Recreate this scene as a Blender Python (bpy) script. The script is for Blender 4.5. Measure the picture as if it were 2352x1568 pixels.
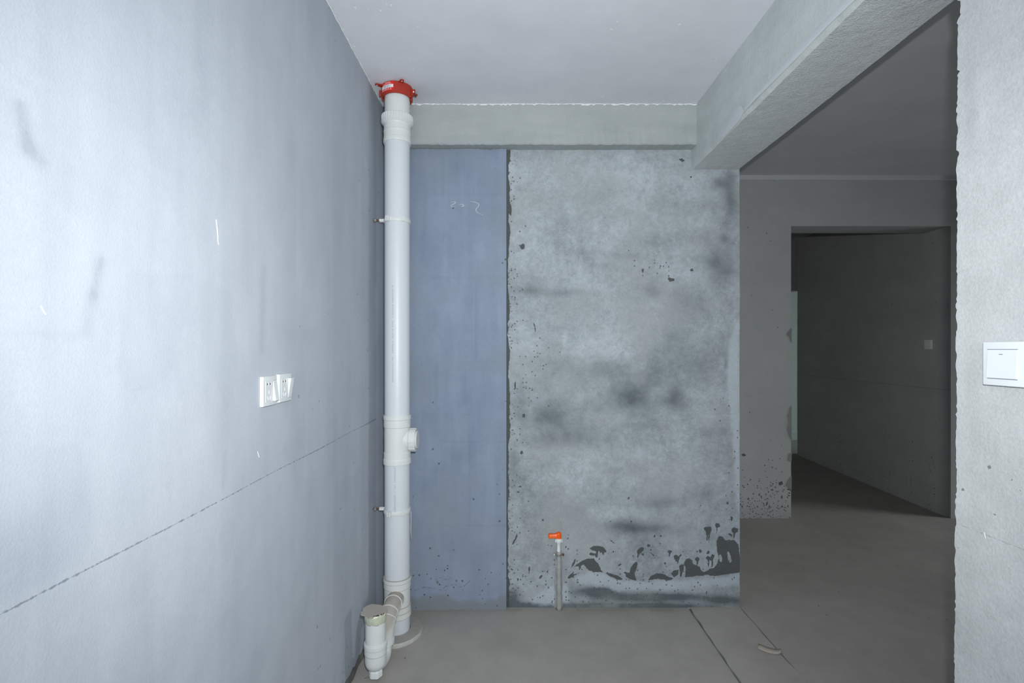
import bpy, bmesh, math, random
import numpy as np
from mathutils import Vector, Matrix

random.seed(7)
rng = np.random.default_rng(11)
for o in list(bpy.data.objects):
    bpy.data.objects.remove(o)
SC = bpy.context.scene
COL = SC.collection

# ------------------------------------------------------------------ camera, light, exposure
F = 1130.0            # focal length in pixels of a 2352 wide frame
EYE = 1.458           # lens height above the floor (m)
cam_d = bpy.data.cameras.new('camera')
cam_d.sensor_width = 36.0
cam_d.lens = 36.0 * F / 2352.0
cam_d.shift_x = 2.0 / 2352.0
cam_d.shift_y = 16.0 / 2352.0
cam_d.clip_start = 0.02
cam = bpy.data.objects.new('camera', cam_d)
cam.location = (0, 0, EYE)
cam.rotation_euler = (math.radians(90), 0, 0)
COL.objects.link(cam)
SC.camera = cam

w = bpy.data.worlds.new('world')
SC.world = w
w.use_nodes = True
w.node_tree.nodes['Background'].inputs[0].default_value = (0.62, 0.72, 0.88, 1)
w.node_tree.nodes['Background'].inputs[1].default_value = 0.25

def lamp(name, kind, loc, rot, energy, color, **kw):
    d = bpy.data.lights.new(name, kind)
    d.energy = energy
    d.color = color
    for k, v in kw.items():
        setattr(d, k, v)
    o = bpy.data.objects.new(name, d)
    o.location = loc
    o.rotation_euler = [math.radians(a) for a in rot]
    COL.objects.link(o)
    return o

# the photographer's flash, a little above and to the right of the lens
lamp('flash', 'SPOT', (0.055, 0.02, 1.575), (90, 0, 0), 168.0, (0.985, 0.99, 0.98),
     spot_size=math.radians(138), spot_blend=1.0, shadow_soft_size=0.013)
# added fill lamp behind the camera, set at an assumed window opening
lamp('kitchen_fill', 'AREA', (0.05, -1.17, 1.6), (90, 0, 0), 22.0, (0.80, 0.90, 1.0),
     shape='RECTANGLE', size=1.4, size_y=1.3)
# dull daylight through the window of the next room and of the far passage
lamp('hall_daylight', 'AREA', (6.95, 3.20, 1.25), (0, 58, 0), 36.0, (0.92, 0.97, 1.0),
     shape='RECTANGLE', size=2.1, size_y=1.1, spread=math.radians(125))
lamp('passage_daylight', 'AREA', (6.9, 7.34, 1.0), (0, 90, 0), 26.0, (0.82, 1.0, 0.93),
     shape='RECTANGLE', size=1.5, size_y=0.8)

vs = SC.view_settings
vs.view_transform = 'Standard'
vs.look = 'None'
vs.exposure = 0.0
vs.gamma = 1.0
vs.use_curve_mapping = False

# ------------------------------------------------------------------ node helpers
class NT:
    def __init__(s, name):
        s.m = bpy.data.materials.new(name)
        s.m.use_nodes = True
        s.t = s.m.node_tree
        s.bsdf = s.t.nodes['Principled BSDF']
    def n(s, typ, **kw):
        nd = s.t.nodes.new(typ)
        for k, v in kw.items():
            setattr(nd, k, v)
        return nd
    def set(s, sock, v):
        if isinstance(v, bpy.types.NodeSocket):
            s.t.links.new(v, sock)
        elif isinstance(v, (tuple, list)) and len(v) == 3 and sock.type == 'RGBA':
            sock.default_value = (*v, 1)
        else:
            sock.default_value = v
    def math(s, op, a, b=0.0, c=0.0, clamp=False):
        nd = s.n('ShaderNodeMath', operation=op, use_clamp=clamp)
        for i, v in enumerate((a, b, c)):
            s.set(nd.inputs[i], v)
        return nd.outputs[0]
    def mix(s, f, a, b, blend='MIX'):
        nd = s.n('ShaderNodeMix', data_type='RGBA', blend_type=blend)
        s.set(nd.inputs['Factor'], f)
        s.set(nd.inputs[6], a)
        s.set(nd.inputs[7], b)
        return nd.outputs[2]
    def noise(s, co, scale, detail=4.0, rough=0.55, dist=0.0):
        nd = s.n('ShaderNodeTexNoise')
        s.set(nd.inputs['Vector'], co)
        nd.inputs['Scale'].default_value = scale
        nd.inputs['Detail'].default_value = detail
        nd.inputs['Roughness'].default_value = rough
        nd.inputs['Distortion'].default_value = dist
        return nd.outputs['Fac']
    def step(s, v, lo, hi):
        nd = s.n('ShaderNodeMapRange', interpolation_type='SMOOTHSTEP')
        s.set(nd.inputs['Value'], v)
        nd.inputs['From Min'].default_value = lo
        nd.inputs['From Max'].default_value = hi
        return nd.outputs['Result']
    def attr(s, name):
        return s.n('ShaderNodeAttribute', attribute_name=name).outputs['Fac']
    def co(s, scale=(1, 1, 1)):
        tc = s.n('ShaderNodeTexCoord').outputs['Object']
        if scale == (1, 1, 1):
            return tc
        mp = s.n('ShaderNodeMapping')
        mp.inputs['Scale'].default_value = scale
        s.t.links.new(tc, mp.inputs['Vector'])
        return mp.outputs[0]
    def bump(s, h, strength, dist):
        b = s.n('ShaderNodeBump')
        b.inputs['Strength'].default_value = strength
        b.inputs['Distance'].default_value = dist
        s.set(b.inputs['Height'], h)
        s.t.links.new(b.outputs[0], s.bsdf.inputs['Normal'])

def plaster(name, lo, hi, amp=1.0, s1=2.2, s2=9.0, streak=None, grain=0.10, gscale=220.0,
            splash=None, pale=None, score=None, speck=None, tone=False, bump=0.35, rough=0.9,
            spec=0.2, bumpd=0.004, tint=None, mid=0.0):
    """cement / putty: cloudy colour between lo and hi, grain, and stains read from mesh fields"""
    k = NT(name)
    co = k.co()
    a = k.noise(co, s1, 6, 0.6, 0.4)
    b = k.noise(co, s2, 5, 0.62)
    f = k.math('ADD', k.math('MULTIPLY', a, 0.62), k.math('MULTIPLY', b, 0.38))
    if mid:
        f = k.math('MULTIPLY_ADD', k.math('SUBTRACT', k.noise(co, 34.0, 7, 0.78, 0.6), 0.5), mid, f)
    if streak:
        st = k.noise(k.co(streak), 1.0, 5, 0.6)
        f = k.math('ADD', k.math('MULTIPLY', f, 0.6), k.math('MULTIPLY', st, 0.4))
    f = k.math('MULTIPLY_ADD', k.math('SUBTRACT', f, 0.5), 2.2 * amp, 0.5)
    if tone:
        br = k.math('MULTIPLY_ADD', k.noise(co, 34.0, 7, 0.8, 0.5), 2.8, -0.4)
        f = k.math('ADD', f, k.math('MULTIPLY', k.attr('tone'), br))
    f = k.math('ADD', f, 0.0, clamp=True)
    c = k.mix(f, lo, hi)
    if tint:
        c = k.mix(k.math('MULTIPLY', k.step(k.noise(co, 3.1, 4, 0.6), 0.45, 0.7), 0.6), c, tint)
    if pale:
        pn = k.noise(co, 16.0, 5, 0.7)
        pm = k.step(k.math('ADD', k.attr('pale'), k.math('MULTIPLY', k.math('SUBTRACT', pn, 0.5), 5.0)), -1.0, 1.6)
        c = k.mix(k.math('MULTIPLY', pm, 0.72), c, pale)
    if splash:
        sn = k.noise(co, 55.0, 4, 0.6)
        sm = k.step(k.math('ADD', k.attr('splash'), k.math('MULTIPLY', k.math('SUBTRACT', sn, 0.5), 1.3)), -0.08, 0.10)
        c = k.mix(k.math('MULTIPLY', sm, 0.92), c, splash)
    if score:
        sn = k.noise(co, 90.0, 4, 0.7)
        ln = k.math('SUBTRACT', k.attr('levelw'), k.math('MULTIPLY', k.math('ABSOLUTE', k.attr('level')), 1.6))
        sv = k.math('MAXIMUM', k.attr('score'), ln)
        sm = k.step(k.math('ADD', sv, k.math('MULTIPLY', k.math('SUBTRACT', sn, 0.5), 1.5)), 0.0, 0.35)
        c = k.mix(k.math('MULTIPLY', sm, 0.8), c, score)
    if speck:
        vo = k.n('ShaderNodeTexVoronoi')
        k.set(vo.inputs['Vector'], co)
        vo.inputs['Scale'].default_value = 62.0
        sep = k.n('ShaderNodeSeparateColor')
        k.t.links.new(vo.outputs['Color'], sep.inputs[0])
        r = k.math('MULTIPLY_ADD', sep.outputs[1], 0.30, 0.05)
        sz = k.math('LESS_THAN', k.math('ADD', vo.outputs['Distance'],
                    k.math('MULTIPLY', k.math('SUBTRACT', k.noise(co, 170.0, 3), 0.5), 0.75)), r)
        on = k.math('LESS_THAN', sep.outputs[0], k.attr('speck'))
        c = k.mix(k.math('MULTIPLY', k.math('MULTIPLY', sz, on), 0.85), c, speck)
    g = k.noise(co, gscale, 3, 0.7)
    gm = k.math('MULTIPLY_ADD', k.math('SUBTRACT', g, 0.5), 2.0 * grain, 1.0)
    gc = k.n('ShaderNodeCombineColor')
    for i in range(3):
        k.set(gc.inputs[i], gm)
    c = k.mix(1.0, c, gc.outputs[0], 'MULTIPLY')
    k.set(k.bsdf.inputs['Base Color'], c)
    k.bsdf.inputs['Roughness'].default_value = rough
    k.bsdf.inputs['Specular IOR Level'].default_value = spec
    h = k.math('ADD', k.math('MULTIPLY', g, 0.5), k.math('MULTIPLY', b, 0.8))
    k.bump(h, bump, bumpd)
    return k.m

def plastic(name, col, rough=0.35, var=0.04, dust=None, spec=0.4, metal=0.0, bump=0.0):
    k = NT(name)
    co = k.co()
    n = k.noise(co, 40.0, 4, 0.6)
    gm = k.math('MULTIPLY_ADD', k.math('SUBTRACT', n, 0.5), 2 * var, 1.0)
    gc = k.n('ShaderNodeCombineColor')
    for i in range(3):
        k.set(gc.inputs[i], gm)
    c = k.mix(1.0, col, gc.outputs[0], 'MULTIPLY')
    r = rough
    if dust:                                   # settled dust lies on what faces up
        ge = k.n('ShaderNodeNewGeometry')
        sp = k.n('ShaderNodeSeparateXYZ')
        k.t.links.new(ge.outputs['Normal'], sp.inputs[0])
        up = k.step(k.math('ADD', sp.outputs[2], k.math('MULTIPLY', k.math('SUBTRACT', n, 0.5), 0.2)), -0.05, 0.45)
        c = k.mix(k.math('MULTIPLY', up, 0.9), c, dust)
        r = k.math('MULTIPLY_ADD', up, 0.5, rough)
    k.set(k.bsdf.inputs['Base Color'], c)
    k.set(k.bsdf.inputs['Roughness'], r)
    k.bsdf.inputs['Metallic'].default_value = metal
    k.bsdf.inputs['Specular IOR Level'].default_value = spec
    if bump:
        k.bump(k.noise(co, 120.0, 4, 0.7), bump, 0.002)
    return k.m

# ------------------------------------------------------------------ materials
DARK = (0.075, 0.082, 0.082)
M = {}
M['blue_wall'] = plaster('blue_grey_plaster', (0.34, 0.382, 0.435), (0.51, 0.552, 0.607), amp=0.7, s1=1.6, s2=7.0,
                         streak=(9, 9, 0.9), mid=0.2, tone=True, score=(0.17, 0.195, 0.24), speck=(0.20, 0.235, 0.285),
                         bump=0.25, rough=0.8, grain=0.07)
M['blue_panel'] = plaster('blue_block_panel', (0.165, 0.21, 0.29), (0.315, 0.37, 0.465), amp=0.85, s1=2.4, s2=8.0,
                          streak=(12, 12, 1.4), tone=True, score=(0.09, 0.115, 0.15), speck=(0.07, 0.085, 0.10),
                          splash=(0.155, 0.172, 0.178), pale=(0.205, 0.225, 0.235), tint=(0.235, 0.285, 0.325), mid=0.25, bump=0.3, grain=0.08)
M['cement'] = plaster('mottled_cement_render', (0.115, 0.14, 0.15), (0.465, 0.515, 0.55), amp=0.66, s1=3.0, s2=11.0,
                      tone=True, splash=DARK, pale=(0.46, 0.52, 0.575), speck=(0.11, 0.125, 0.13),
                      score=(0.22, 0.25, 0.26), bump=0.45, grain=0.22, gscale=150.0, tint=(0.33, 0.36, 0.36), mid=0.42)
M['pillar'] = plaster('pale_grey_render', (0.34, 0.36, 0.365), (0.50, 0.52, 0.525), amp=0.8, s1=2.5, s2=14.0,
                      tone=True, speck=(0.14, 0.15, 0.15), score=(0.26, 0.28, 0.285), bump=0.45, grain=0.17, gscale=140.0, mid=0.30)
M['beam'] = plaster('beam_render', (0.32, 0.355, 0.355), (0.48, 0.515, 0.515), amp=0.8, s1=2.6, s2=12.0,
                    streak=(2.5, 2.5, 14), bump=0.5, grain=0.12)
M['beam_face'] = plaster('beam_side_render', (0.43, 0.47, 0.465), (0.66, 0.70, 0.69), amp=0.8, s1=2.6, s2=12.0, streak=(14, 2.5, 14), bump=0.6, grain=0.15, gscale=160.0)
M['beam_rough'] = plaster('rough_beam_render', (0.50, 0.535, 0.545), (0.70, 0.735, 0.745), amp=0.7, s1=3, s2=20.0,
                          bump=1.0, grain=0.30, gscale=170.0, bumpd=0.008)
M['patch'] = plaster('smooth_plaster_patch', (0.52, 0.55, 0.57), (0.62, 0.65, 0.67), amp=0.6, bump=0.15, grain=0.05)
M['ceiling'] = plaster('white_ceiling_putty', (0.62, 0.64, 0.685), (0.80, 0.82, 0.86), amp=0.7, s1=1.3, s2=5.0,
                       tone=True, speck=(0.92, 0.93, 0.95), bump=0.15, grain=0.03)
M['putty'] = plaster('white_putty_edge', (0.78, 0.80, 0.82), (0.88, 0.9, 0.92), bump=0.4, grain=0.08)
M['hall'] = plaster('grey_hall_render', (0.385, 0.405, 0.405), (0.525, 0.545, 0.545), amp=0.6, s1=1.8, s2=9.0,
                    tone=True, splash=(0.10, 0.105, 0.10), speck=(0.10, 0.105, 0.10), score=(0.2, 0.21, 0.21), bump=0.35, grain=0.10)
M['hall_plain'] = plaster('plain_hall_render', (0.385, 0.405, 0.405), (0.525, 0.545, 0.545), amp=0.6, s1=1.8, s2=9.0, bump=0.35, grain=0.10)
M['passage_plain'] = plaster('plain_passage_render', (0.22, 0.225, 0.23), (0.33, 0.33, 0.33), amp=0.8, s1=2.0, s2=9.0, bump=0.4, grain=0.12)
M['hall_ceiling'] = plaster('grey_hall_ceiling', (0.50, 0.515, 0.52), (0.68, 0.695, 0.70), amp=0.8, s1=0.9, s2=4.0,
                            streak=(0.6, 3.2, 1), bump=0.2, grain=0.06)
M['passage'] = plaster('dark_passage_render', (0.39, 0.39, 0.39), (0.56, 0.555, 0.55), amp=0.8, s1=2.0, s2=9.0,
                       streak=(1.2, 1.2, 6), bump=0.4, grain=0.12, tone=True, speck=(0.07, 0.07, 0.07), score=(0.12, 0.12, 0.12))
M['floor'] = plaster('dusty_floor_screed', (0.275, 0.260, 0.243), (0.41, 0.388, 0.364), amp=0.8, s1=1.7, s2=8.0,
                     tone=True, speck=(0.14, 0.14, 0.135), bump=0.4, grain=0.10, rough=0.95)
M['concrete'] = plaster('rough_pipe_base_concrete', (0.36, 0.355, 0.335), (0.56, 0.555, 0.53), amp=0.9, s1=8, s2=40,
                        bump=0.5, grain=0.22, bumpd=0.006)
M['ring_top'] = plaster('dusty_ring_top', (0.27, 0.26, 0.24), (0.40, 0.385, 0.355), s1=6, s2=25, bump=0.3, grain=0.10)
M['joint'] = plaster('dark_floor_joint', (0.10, 0.10, 0.098), (0.17, 0.168, 0.16), s1=20, s2=60, bump=0.8)
M['pvc'] = plastic('bluish_white_pvc', (0.61, 0.65, 0.68), 0.38, 0.025)
M['pvc_cream'] = plastic('ivory_pvc', (0.66, 0.69, 0.68), 0.42, 0.04)
M['pvc_dusty'] = plastic('dusty_ivory_pvc', (0.66, 0.68, 0.66), 0.45, 0.05, dust=(0.36, 0.33, 0.29))
M['dust'] = plastic('dusty_cap', (0.38, 0.35, 0.315), 0.9, 0.10, bump=0.4, spec=0.1)
M['glue'] = plastic('yellowish_glue', (0.53, 0.56, 0.44), 0.15, 0.22, spec=0.6, bump=0.5)
M['red'] = plastic('red_painted_steel', (0.40, 0.035, 0.020), 0.45, 0.16, bump=0.2)
M['label_red'] = plastic('bright_red_sticker', (0.72, 0.025, 0.015), 0.35, 0.05)
M['white'] = plastic('white_print', (0.82, 0.82, 0.84), 0.5, 0.03)
M['steel'] = plastic('galvanised_steel', (0.50, 0.50, 0.48), 0.35, 0.10, metal=0.8)
M['rust'] = plastic('rusty_thread', (0.13, 0.055, 0.035), 0.7, 0.25, bump=0.5)
M['switch'] = plastic('white_switch_plastic', (0.64, 0.68, 0.695), 0.32, 0.01)
M['hole'] = plastic('dark_slot', (0.03, 0.032, 0.035), 0.7, 0.05)
M['print'] = plastic('grey_print', (0.36, 0.40, 0.46), 0.6, 0.05)
M['print_dark'] = plastic('dark_print', (0.16, 0.19, 0.25), 0.6, 0.05)
M['orange'] = plastic('orange_plastic', (0.95, 0.125, 0.006), 0.38, 0.03)
M['valve'] = plastic('white_valve_plastic', (0.76, 0.79, 0.80), 0.35, 0.02)
M['riser'] = plaster('cement_smeared_pipe', (0.26, 0.275, 0.265), (0.48, 0.50, 0.49), s1=14, s2=50, bump=0.7, grain=0.12)
M['chalk'] = plastic('white_chalk', (0.88, 0.90, 0.92), 0.95, 0.05, spec=0.0)
M['chalk_dim'] = plastic('faint_chalk', (0.50, 0.55, 0.61), 0.95, 0.05, spec=0.0)
M['strip'] = plastic('tan_card', (0.40, 0.36, 0.31), 0.9, 0.07, spec=0.1, bump=0.3)
M['door'] = plastic('pale_green_door', (0.62, 0.685, 0.66), 0.5, 0.05)
M['black'] = plastic('black_marks', (0.03, 0.03, 0.028), 0.9, 0.1)

# ------------------------------------------------------------------ object helpers
def link(name, me, mats, parent=None, smooth=False):
    if not isinstance(mats, (list, tuple)):
        mats = [mats]
    for m in mats:
        me.materials.append(m)
    if smooth:
        me.polygons.foreach_set('use_smooth', [True] * len(me.polygons))
    o = bpy.data.objects.new(name, me)
    COL.objects.link(o)
    if parent:
        o.parent = parent
    return o

def obj(name, bm, mat, parent=None, smooth=False, sharp=None):
    me = bpy.data.meshes.new(name)
    bmesh.ops.recalc_face_normals(bm, faces=bm.faces[:])
    bm.to_mesh(me)
    bm.free()
    o = link(name, me, mat, parent, smooth or sharp is not None)
    if sharp is not None:
        me.set_sharp_from_angle(angle=math.radians(sharp))
    return o

def thing(name, label, cat, loc=(0, 0, 0), rz=0.0, group=None):
    o = bpy.data.objects.new(name, None)
    o.empty_display_size = 0.05
    COL.objects.link(o)
    o.location = loc
    o.rotation_euler = (0, 0, rz)
    o['label'] = label
    o['category'] = cat
    if group:
        o['group'] = group
    return o

def structure(o, label=None):
    o['kind'] = 'structure'
    if label:
        o['label'] = label
    return o

def box(bm, x0, x1, y0, y1, z0, z1, bevel=0.0, seg=2):
    r = bmesh.ops.create_cube(bm, size=1.0)
    vs_ = r['verts']
    bmesh.ops.scale(bm, vec=(x1 - x0, y1 - y0, z1 - z0), verts=vs_)
    bmesh.ops.translate(bm, vec=((x0 + x1) / 2, (y0 + y1) / 2, (z0 + z1) / 2), verts=vs_)
    if bevel > 0:
        es = list({e for v in vs_ for e in v.link_edges})
        bmesh.ops.bevel(bm, geom=es, offset=bevel, segments=seg, affect='EDGES', profile=0.6)

def boxes(*args, bevel=0.0):
    bm = bmesh.new()
    for a in args:
        box(bm, *a, bevel=bevel)
    return bm

def revolve(bm, prof, c=(0, 0, 0), mat=None, seg=48, wob=None):
    """prof: list of (radius, height); axis is local Z; mat orients it"""
    rings = []
    for (r, h) in prof:
        ring = []
        for i in range(seg):
            a = 2 * math.pi * i / seg
            rr = r * (wob(a, h, r) if wob else 1.0)
            p = Vector((rr * math.cos(a), rr * math.sin(a), h))
            if mat:
                p = mat @ p
            ring.append(bm.verts.new(p + Vector(c)))
        rings.append(ring)
    for a, b in zip(rings, rings[1:]):
        for i in range(seg):
            j = (i + 1) % seg
            bm.faces.new((a[i], a[j], b[j], b[i]))
    for ring, (r, h) in ((rings[0], prof[0]), (rings[-1], prof[-1])):
        bm.faces.new(ring)
    return bm

def lathe(prof, c=(0, 0, 0), mat=None, seg=48, wob=None):
    return revolve(bmesh.new(), prof, c, mat, seg, wob)

def sweep(bm, pts, rad, seg=20, cap=True):
    pts = [Vector(p) for p in pts]
    n = len(pts)
    rad = rad if isinstance(rad, (list, tuple)) else [rad] * n
    up = None
    rings = []
    for i, p in enumerate(pts):
        t = (pts[min(i + 1, n - 1)] - pts[max(i - 1, 0)]).normalized()
        if up is None:
            up = Vector((1, 0, 0)) if abs(t.x) < 0.9 else Vector((0, 0, 1))
        u = (up - t * up.dot(t)).normalized()
        v = t.cross(u)
        up = u
        rings.append([bm.verts.new(p + (u * math.cos(2 * math.pi * k / seg) + v * math.sin(2 * math.pi * k / seg)) * rad[i])
                      for k in range(seg)])
    for a, b in zip(rings, rings[1:]):
        for i in range(seg):
            j = (i + 1) % seg
            bm.faces.new((a[i], a[j], b[j], b[i]))
    if cap:
        bm.faces.new(rings[0])
        bm.faces.new(rings[-1])
    return bm

def spline(ctrl, n=8):
    """Catmull-Rom through the control points"""
    c = [Vector(p) for p in ctrl]
    c = [c[0] * 2 - c[1]] + c + [c[-1] * 2 - c[-2]]
    out = []
    for i in range(1, len(c) - 2):
        for k in range(n):
            t = k / n
            p0, p1, p2, p3 = c[i - 1], c[i], c[i + 1], c[i + 2]
            out.append(0.5 * ((2 * p1) + (p2 - p0) * t + (2 * p0 - 5 * p1 + 4 * p2 - p3) * t * t
                              + (3 * p1 - p0 - 3 * p2 + p3) * t ** 3))
    out.append(c[-2])
    return out

def text_mesh(body, size, extrude=0.0002):
    cu = bpy.data.curves.new('lettering', 'FONT')
    cu.body = body
    cu.size = size
    cu.extrude = extrude
    cu.align_x = 'CENTER'
    cu.align_y = 'CENTER'
    o = bpy.data.objects.new('lettering', cu)
    COL.objects.link(o)
    bpy.context.view_layer.update()
    dg = bpy.context.evaluated_depsgraph_get()
    me = bpy.data.meshes.new_from_object(o.evaluated_get(dg))
    bpy.data.objects.remove(o)
    bpy.data.curves.remove(cu)
    return me

# ------------------------------------------------------------------ walls as fine grids carrying stain and tone fields
def vnoise(u, v, scale, seed):
    """cheap value noise on arrays"""
    r = np.random.default_rng(seed).random((64, 64))
    x, y = u * scale, v * scale
    xi, yi = np.floor(x).astype(int), np.floor(y).astype(int)
    fx, fy = x - xi, y - yi
    fx, fy = fx * fx * (3 - 2 * fx), fy * fy * (3 - 2 * fy)
    a, b = r[xi % 64, yi % 64], r[(xi + 1) % 64, yi % 64]
    c, d = r[xi % 64, (yi + 1) % 64], r[(xi + 1) % 64, (yi + 1) % 64]
    return (a * (1 - fx) + b * fx) * (1 - fy) + (c * (1 - fx) + d * fx) * fy

def grid(name, O, U, V, lu, lv, res, mat, fields=None, depth=0.12, relief=0.0015, warp=None, parent=None, seed=1):
    """plaster slab: front face O + u*U + v*V, thickness away from U x V"""
    O, U, V = (np.array(a, float) for a in (O, U, V))
    Nn = np.cross(U, V)
    nu, nv = max(2, int(lu / res) + 1), max(2, int(lv / res) + 1)
    u, v = np.meshgrid(np.linspace(0, lu, nu), np.linspace(0, lv, nv), indexing='ij')
    u0, v0 = u.copy(), v.copy()
    if warp:
        u, v = warp(u, v)
    d = (vnoise(u0, v0, 2.3, seed) - 0.5) * relief * 2 + (vnoise(u0, v0, 11.0, seed + 1) - 0.5) * relief * 0.8
    P = O + u[..., None] * U + v[..., None] * V + d[..., None] * Nn
    idx = np.arange(nu * nv).reshape(nu, nv)
    quads = np.stack([idx[:-1, :-1], idx[1:, :-1], idx[1:, 1:], idx[:-1, 1:]], -1).reshape(-1, 4)
    ring = np.concatenate([idx[:, 0], idx[-1, 1:], idx[-2::-1, -1], idx[0, -2:0:-1]])
    back = P.reshape(-1, 3)[ring] - depth * Nn
    nb = len(ring)
    bi = nu * nv + np.arange(nb)
    sk = np.stack([ring, bi, np.roll(bi, -1), np.roll(ring, -1)], -1)
    verts = np.concatenate([P.reshape(-1, 3), back])
    faces = np.concatenate([quads, sk])
    me = bpy.data.meshes.new(name)
    nq = len(faces)
    me.vertices.add(len(verts))
    me.vertices.foreach_set('co', verts.ravel())
    me.loops.add(nq * 4 + nb)
    me.loops.foreach_set('vertex_index', np.concatenate([faces.ravel(), bi[::-1]]).astype(np.int32))
    me.polygons.add(nq + 1)
    me.polygons.foreach_set('loop_start', np.concatenate([np.arange(nq) * 4, [nq * 4]]).astype(np.int32))
    sm = np.zeros(nq + 1, bool)
    sm[:len(quads)] = True
    me.update(calc_edges=True)
    me.polygons.foreach_set('use_smooth', sm)
    fields = dict(fields or {})
    fields.setdefault('score', lambda a, b: a * 0 - 3.0)
    fields.setdefault('levelw', lambda a, b: a * 0 - 3.0)
    for kk, fn in fields.items():
        val = fn(u0, v0).ravel()
        full = np.concatenate([val, val[ring] * (0 if kk != 'splash' else 1)]).astype(np.float32)
        at = me.attributes.new(kk, 'FLOAT', 'POINT')
        at.data.foreach_set('value', full)
    me.validate()
    me.set_sharp_from_angle(angle=math.radians(50))
    return link(name, me, mat, parent)

def gauss(u, v, lst):
    t = np.zeros_like(u)
    for (cu, cv, ru, rv, a) in lst:
        t += a * np.exp(-(((u - cu) / ru) ** 2 + ((v - cv) / rv) ** 2))
    return t

def seg_dist(u, v, a, b):
    ax, ay = a
    bx_, by = b
    dx, dy = bx_ - ax, by - ay
    L = dx * dx + dy * dy + 1e-12
    t = np.clip(((u - ax) * dx + (v - ay) * dy) / L, 0, 1)
    return np.hypot(u - ax - t * dx, v - ay - t * dy)

def poly_field(u, v, polys, holes=(), base=-3.0):
    """signed distance in cm, positive inside any polygon"""
    out = np.full_like(u, base)
    for sign, group in ((1, polys), (-1, holes)):
        for pg in group:
            xs, ys = [p[0] for p in pg], [p[1] for p in pg]
            m = (u > min(xs) - 0.03) & (u < max(xs) + 0.03) & (v > min(ys) - 0.03) & (v < max(ys) + 0.03)
            if not m.any():
                continue
            uu, vv = u[m], v[m]
            d = np.full(uu.shape, 9.0)
            ins = np.zeros(uu.shape, bool)
            for i in range(len(pg)):
                a, b = pg[i], pg[(i + 1) % len(pg)]
                d = np.minimum(d, seg_dist(uu, vv, a, b))
                if a[1] != b[1]:
                    cr = ((a[1] > vv) != (b[1] > vv)) & (uu < (b[0] - a[0]) * (vv - a[1]) / (b[1] - a[1]) + a[0])
                    ins ^= cr
            sd = np.clip(np.where(ins, d, -d) * 100, base, 3)
            out[m] = np.maximum(out[m], sd) if sign > 0 else np.minimum(out[m], -sd)
    return out

def ell(c, rx, ry, n=12, ang=0.0):
    return [(c[0] + rx * math.cos(t) * math.cos(ang) - ry * math.sin(t) * math.sin(ang),
             c[1] + rx * math.cos(t) * math.sin(ang) + ry * math.sin(t) * math.cos(ang))
            for t in (2 * math.pi * i / n for i in range(n))]

# ------------------------------------------------------------------ main dimensions (m)
XL, XR = -0.71, 0.97          # inner faces of the kitchen side walls
YB, YP = 2.77, 2.743          # back wall: cement render, blue block panel
ZC = 2.795                    # kitchen ceiling
XB0, XB1, ZB = 1.015, 1.287, 2.466   # long beam
YF, ZH = 4.224, 2.94          # far wall and ceiling of the next room
SB = F / YB                   # survey scale of the back wall, pixels per metre
def bw(x, y):                 # survey reading -> metres on the back wall
    return ((x - 1174.0) / SB, EYE - (y - 800.0) / SB)
def lw(x, y):                 # survey reading -> (depth, height) on the left wall
    s = (1174.0 - x) / -XL
    return (F / s, EYE - (y - 800.0) / s)
LINE = 1.088                  # height of the builders' level line

# ------------------------------------------------------------------ left wall
Y0 = -1.2
def lw_tone(u, v):
    y = u + Y0
    t = np.zeros_like(u)
    def line(p, q, w_, a):
        nonlocal t
        P, Q = lw(*p), lw(*q)
        t += a * np.exp(-(seg_dist(y, v, P, Q) / w_) ** 2)
    line((45, 245), (62, 340), 0.010, -0.55)
    line((62, 340), (90, 370), 0.012, -0.35)
    line((228, 600), (212, 680), 0.010, -0.40)
    line((212, 680), (196, 750), 0.014, -0.25)
    line((250, 450), (230, 600), 0.02, -0.12)
    line((605, 620), (600, 800), 0.016, -0.28)
    line((515, 1040), (512, 1120), 0.008, -0.22)
    line((640, 760), (720, 770), 0.03, -0.12)
    line((455, 0), (457, 140), 0.01, -0.16)
    line((670, 170), (672, 310), 0.02, 0.10)
    line((20, 1270), (50, 1330), 0.05, -0.22)
    line((60, 1260), (30, 1420), 0.06, -0.12)
    line((0, 765), (210, 770), 0.008, -0.10)
    for yy, a in ((0.74, -0.05), (0.98, 0.04), (1.20, -0.06), (1.62, 0.06), (1.96, -0.07), (2.33, -0.08)):
        t += a * np.clip((y - yy) / 0.01, -1, 1) * np.exp(-np.abs(y - yy) / 0.12)
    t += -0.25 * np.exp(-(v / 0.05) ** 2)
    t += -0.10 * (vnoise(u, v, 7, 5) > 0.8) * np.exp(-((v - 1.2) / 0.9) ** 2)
    t += 0.13 * np.clip(1.6 - y, 0, 1)  # near end lightened in the colour to add to the flash brightness
    return t
def lw_level(u, v):
    return (v - LINE + 0.004 * (vnoise(u, v * 0, 3, 9) - 0.5)) * 100
def lw_levelw(u, v):
    return np.where(u + Y0 < 2.60, 0.30 + 0.7 * vnoise(u, v * 0, 3.0, 21) ** 3, -3.0)
def lw_speck(u, v):
    y = u + Y0
    return 0.025 * np.exp(-((y - 2.2) / 0.35) ** 2) * (vnoise(u, v, 3, 31) > 0.55) \
        + 0.15 * np.exp(-(v / 0.15) ** 2)
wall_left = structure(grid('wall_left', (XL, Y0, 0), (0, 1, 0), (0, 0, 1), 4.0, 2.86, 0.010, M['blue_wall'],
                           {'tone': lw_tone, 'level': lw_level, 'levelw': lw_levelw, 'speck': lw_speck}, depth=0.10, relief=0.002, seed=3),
                      'blue-grey plastered left wall with a dark level line across it')
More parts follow.
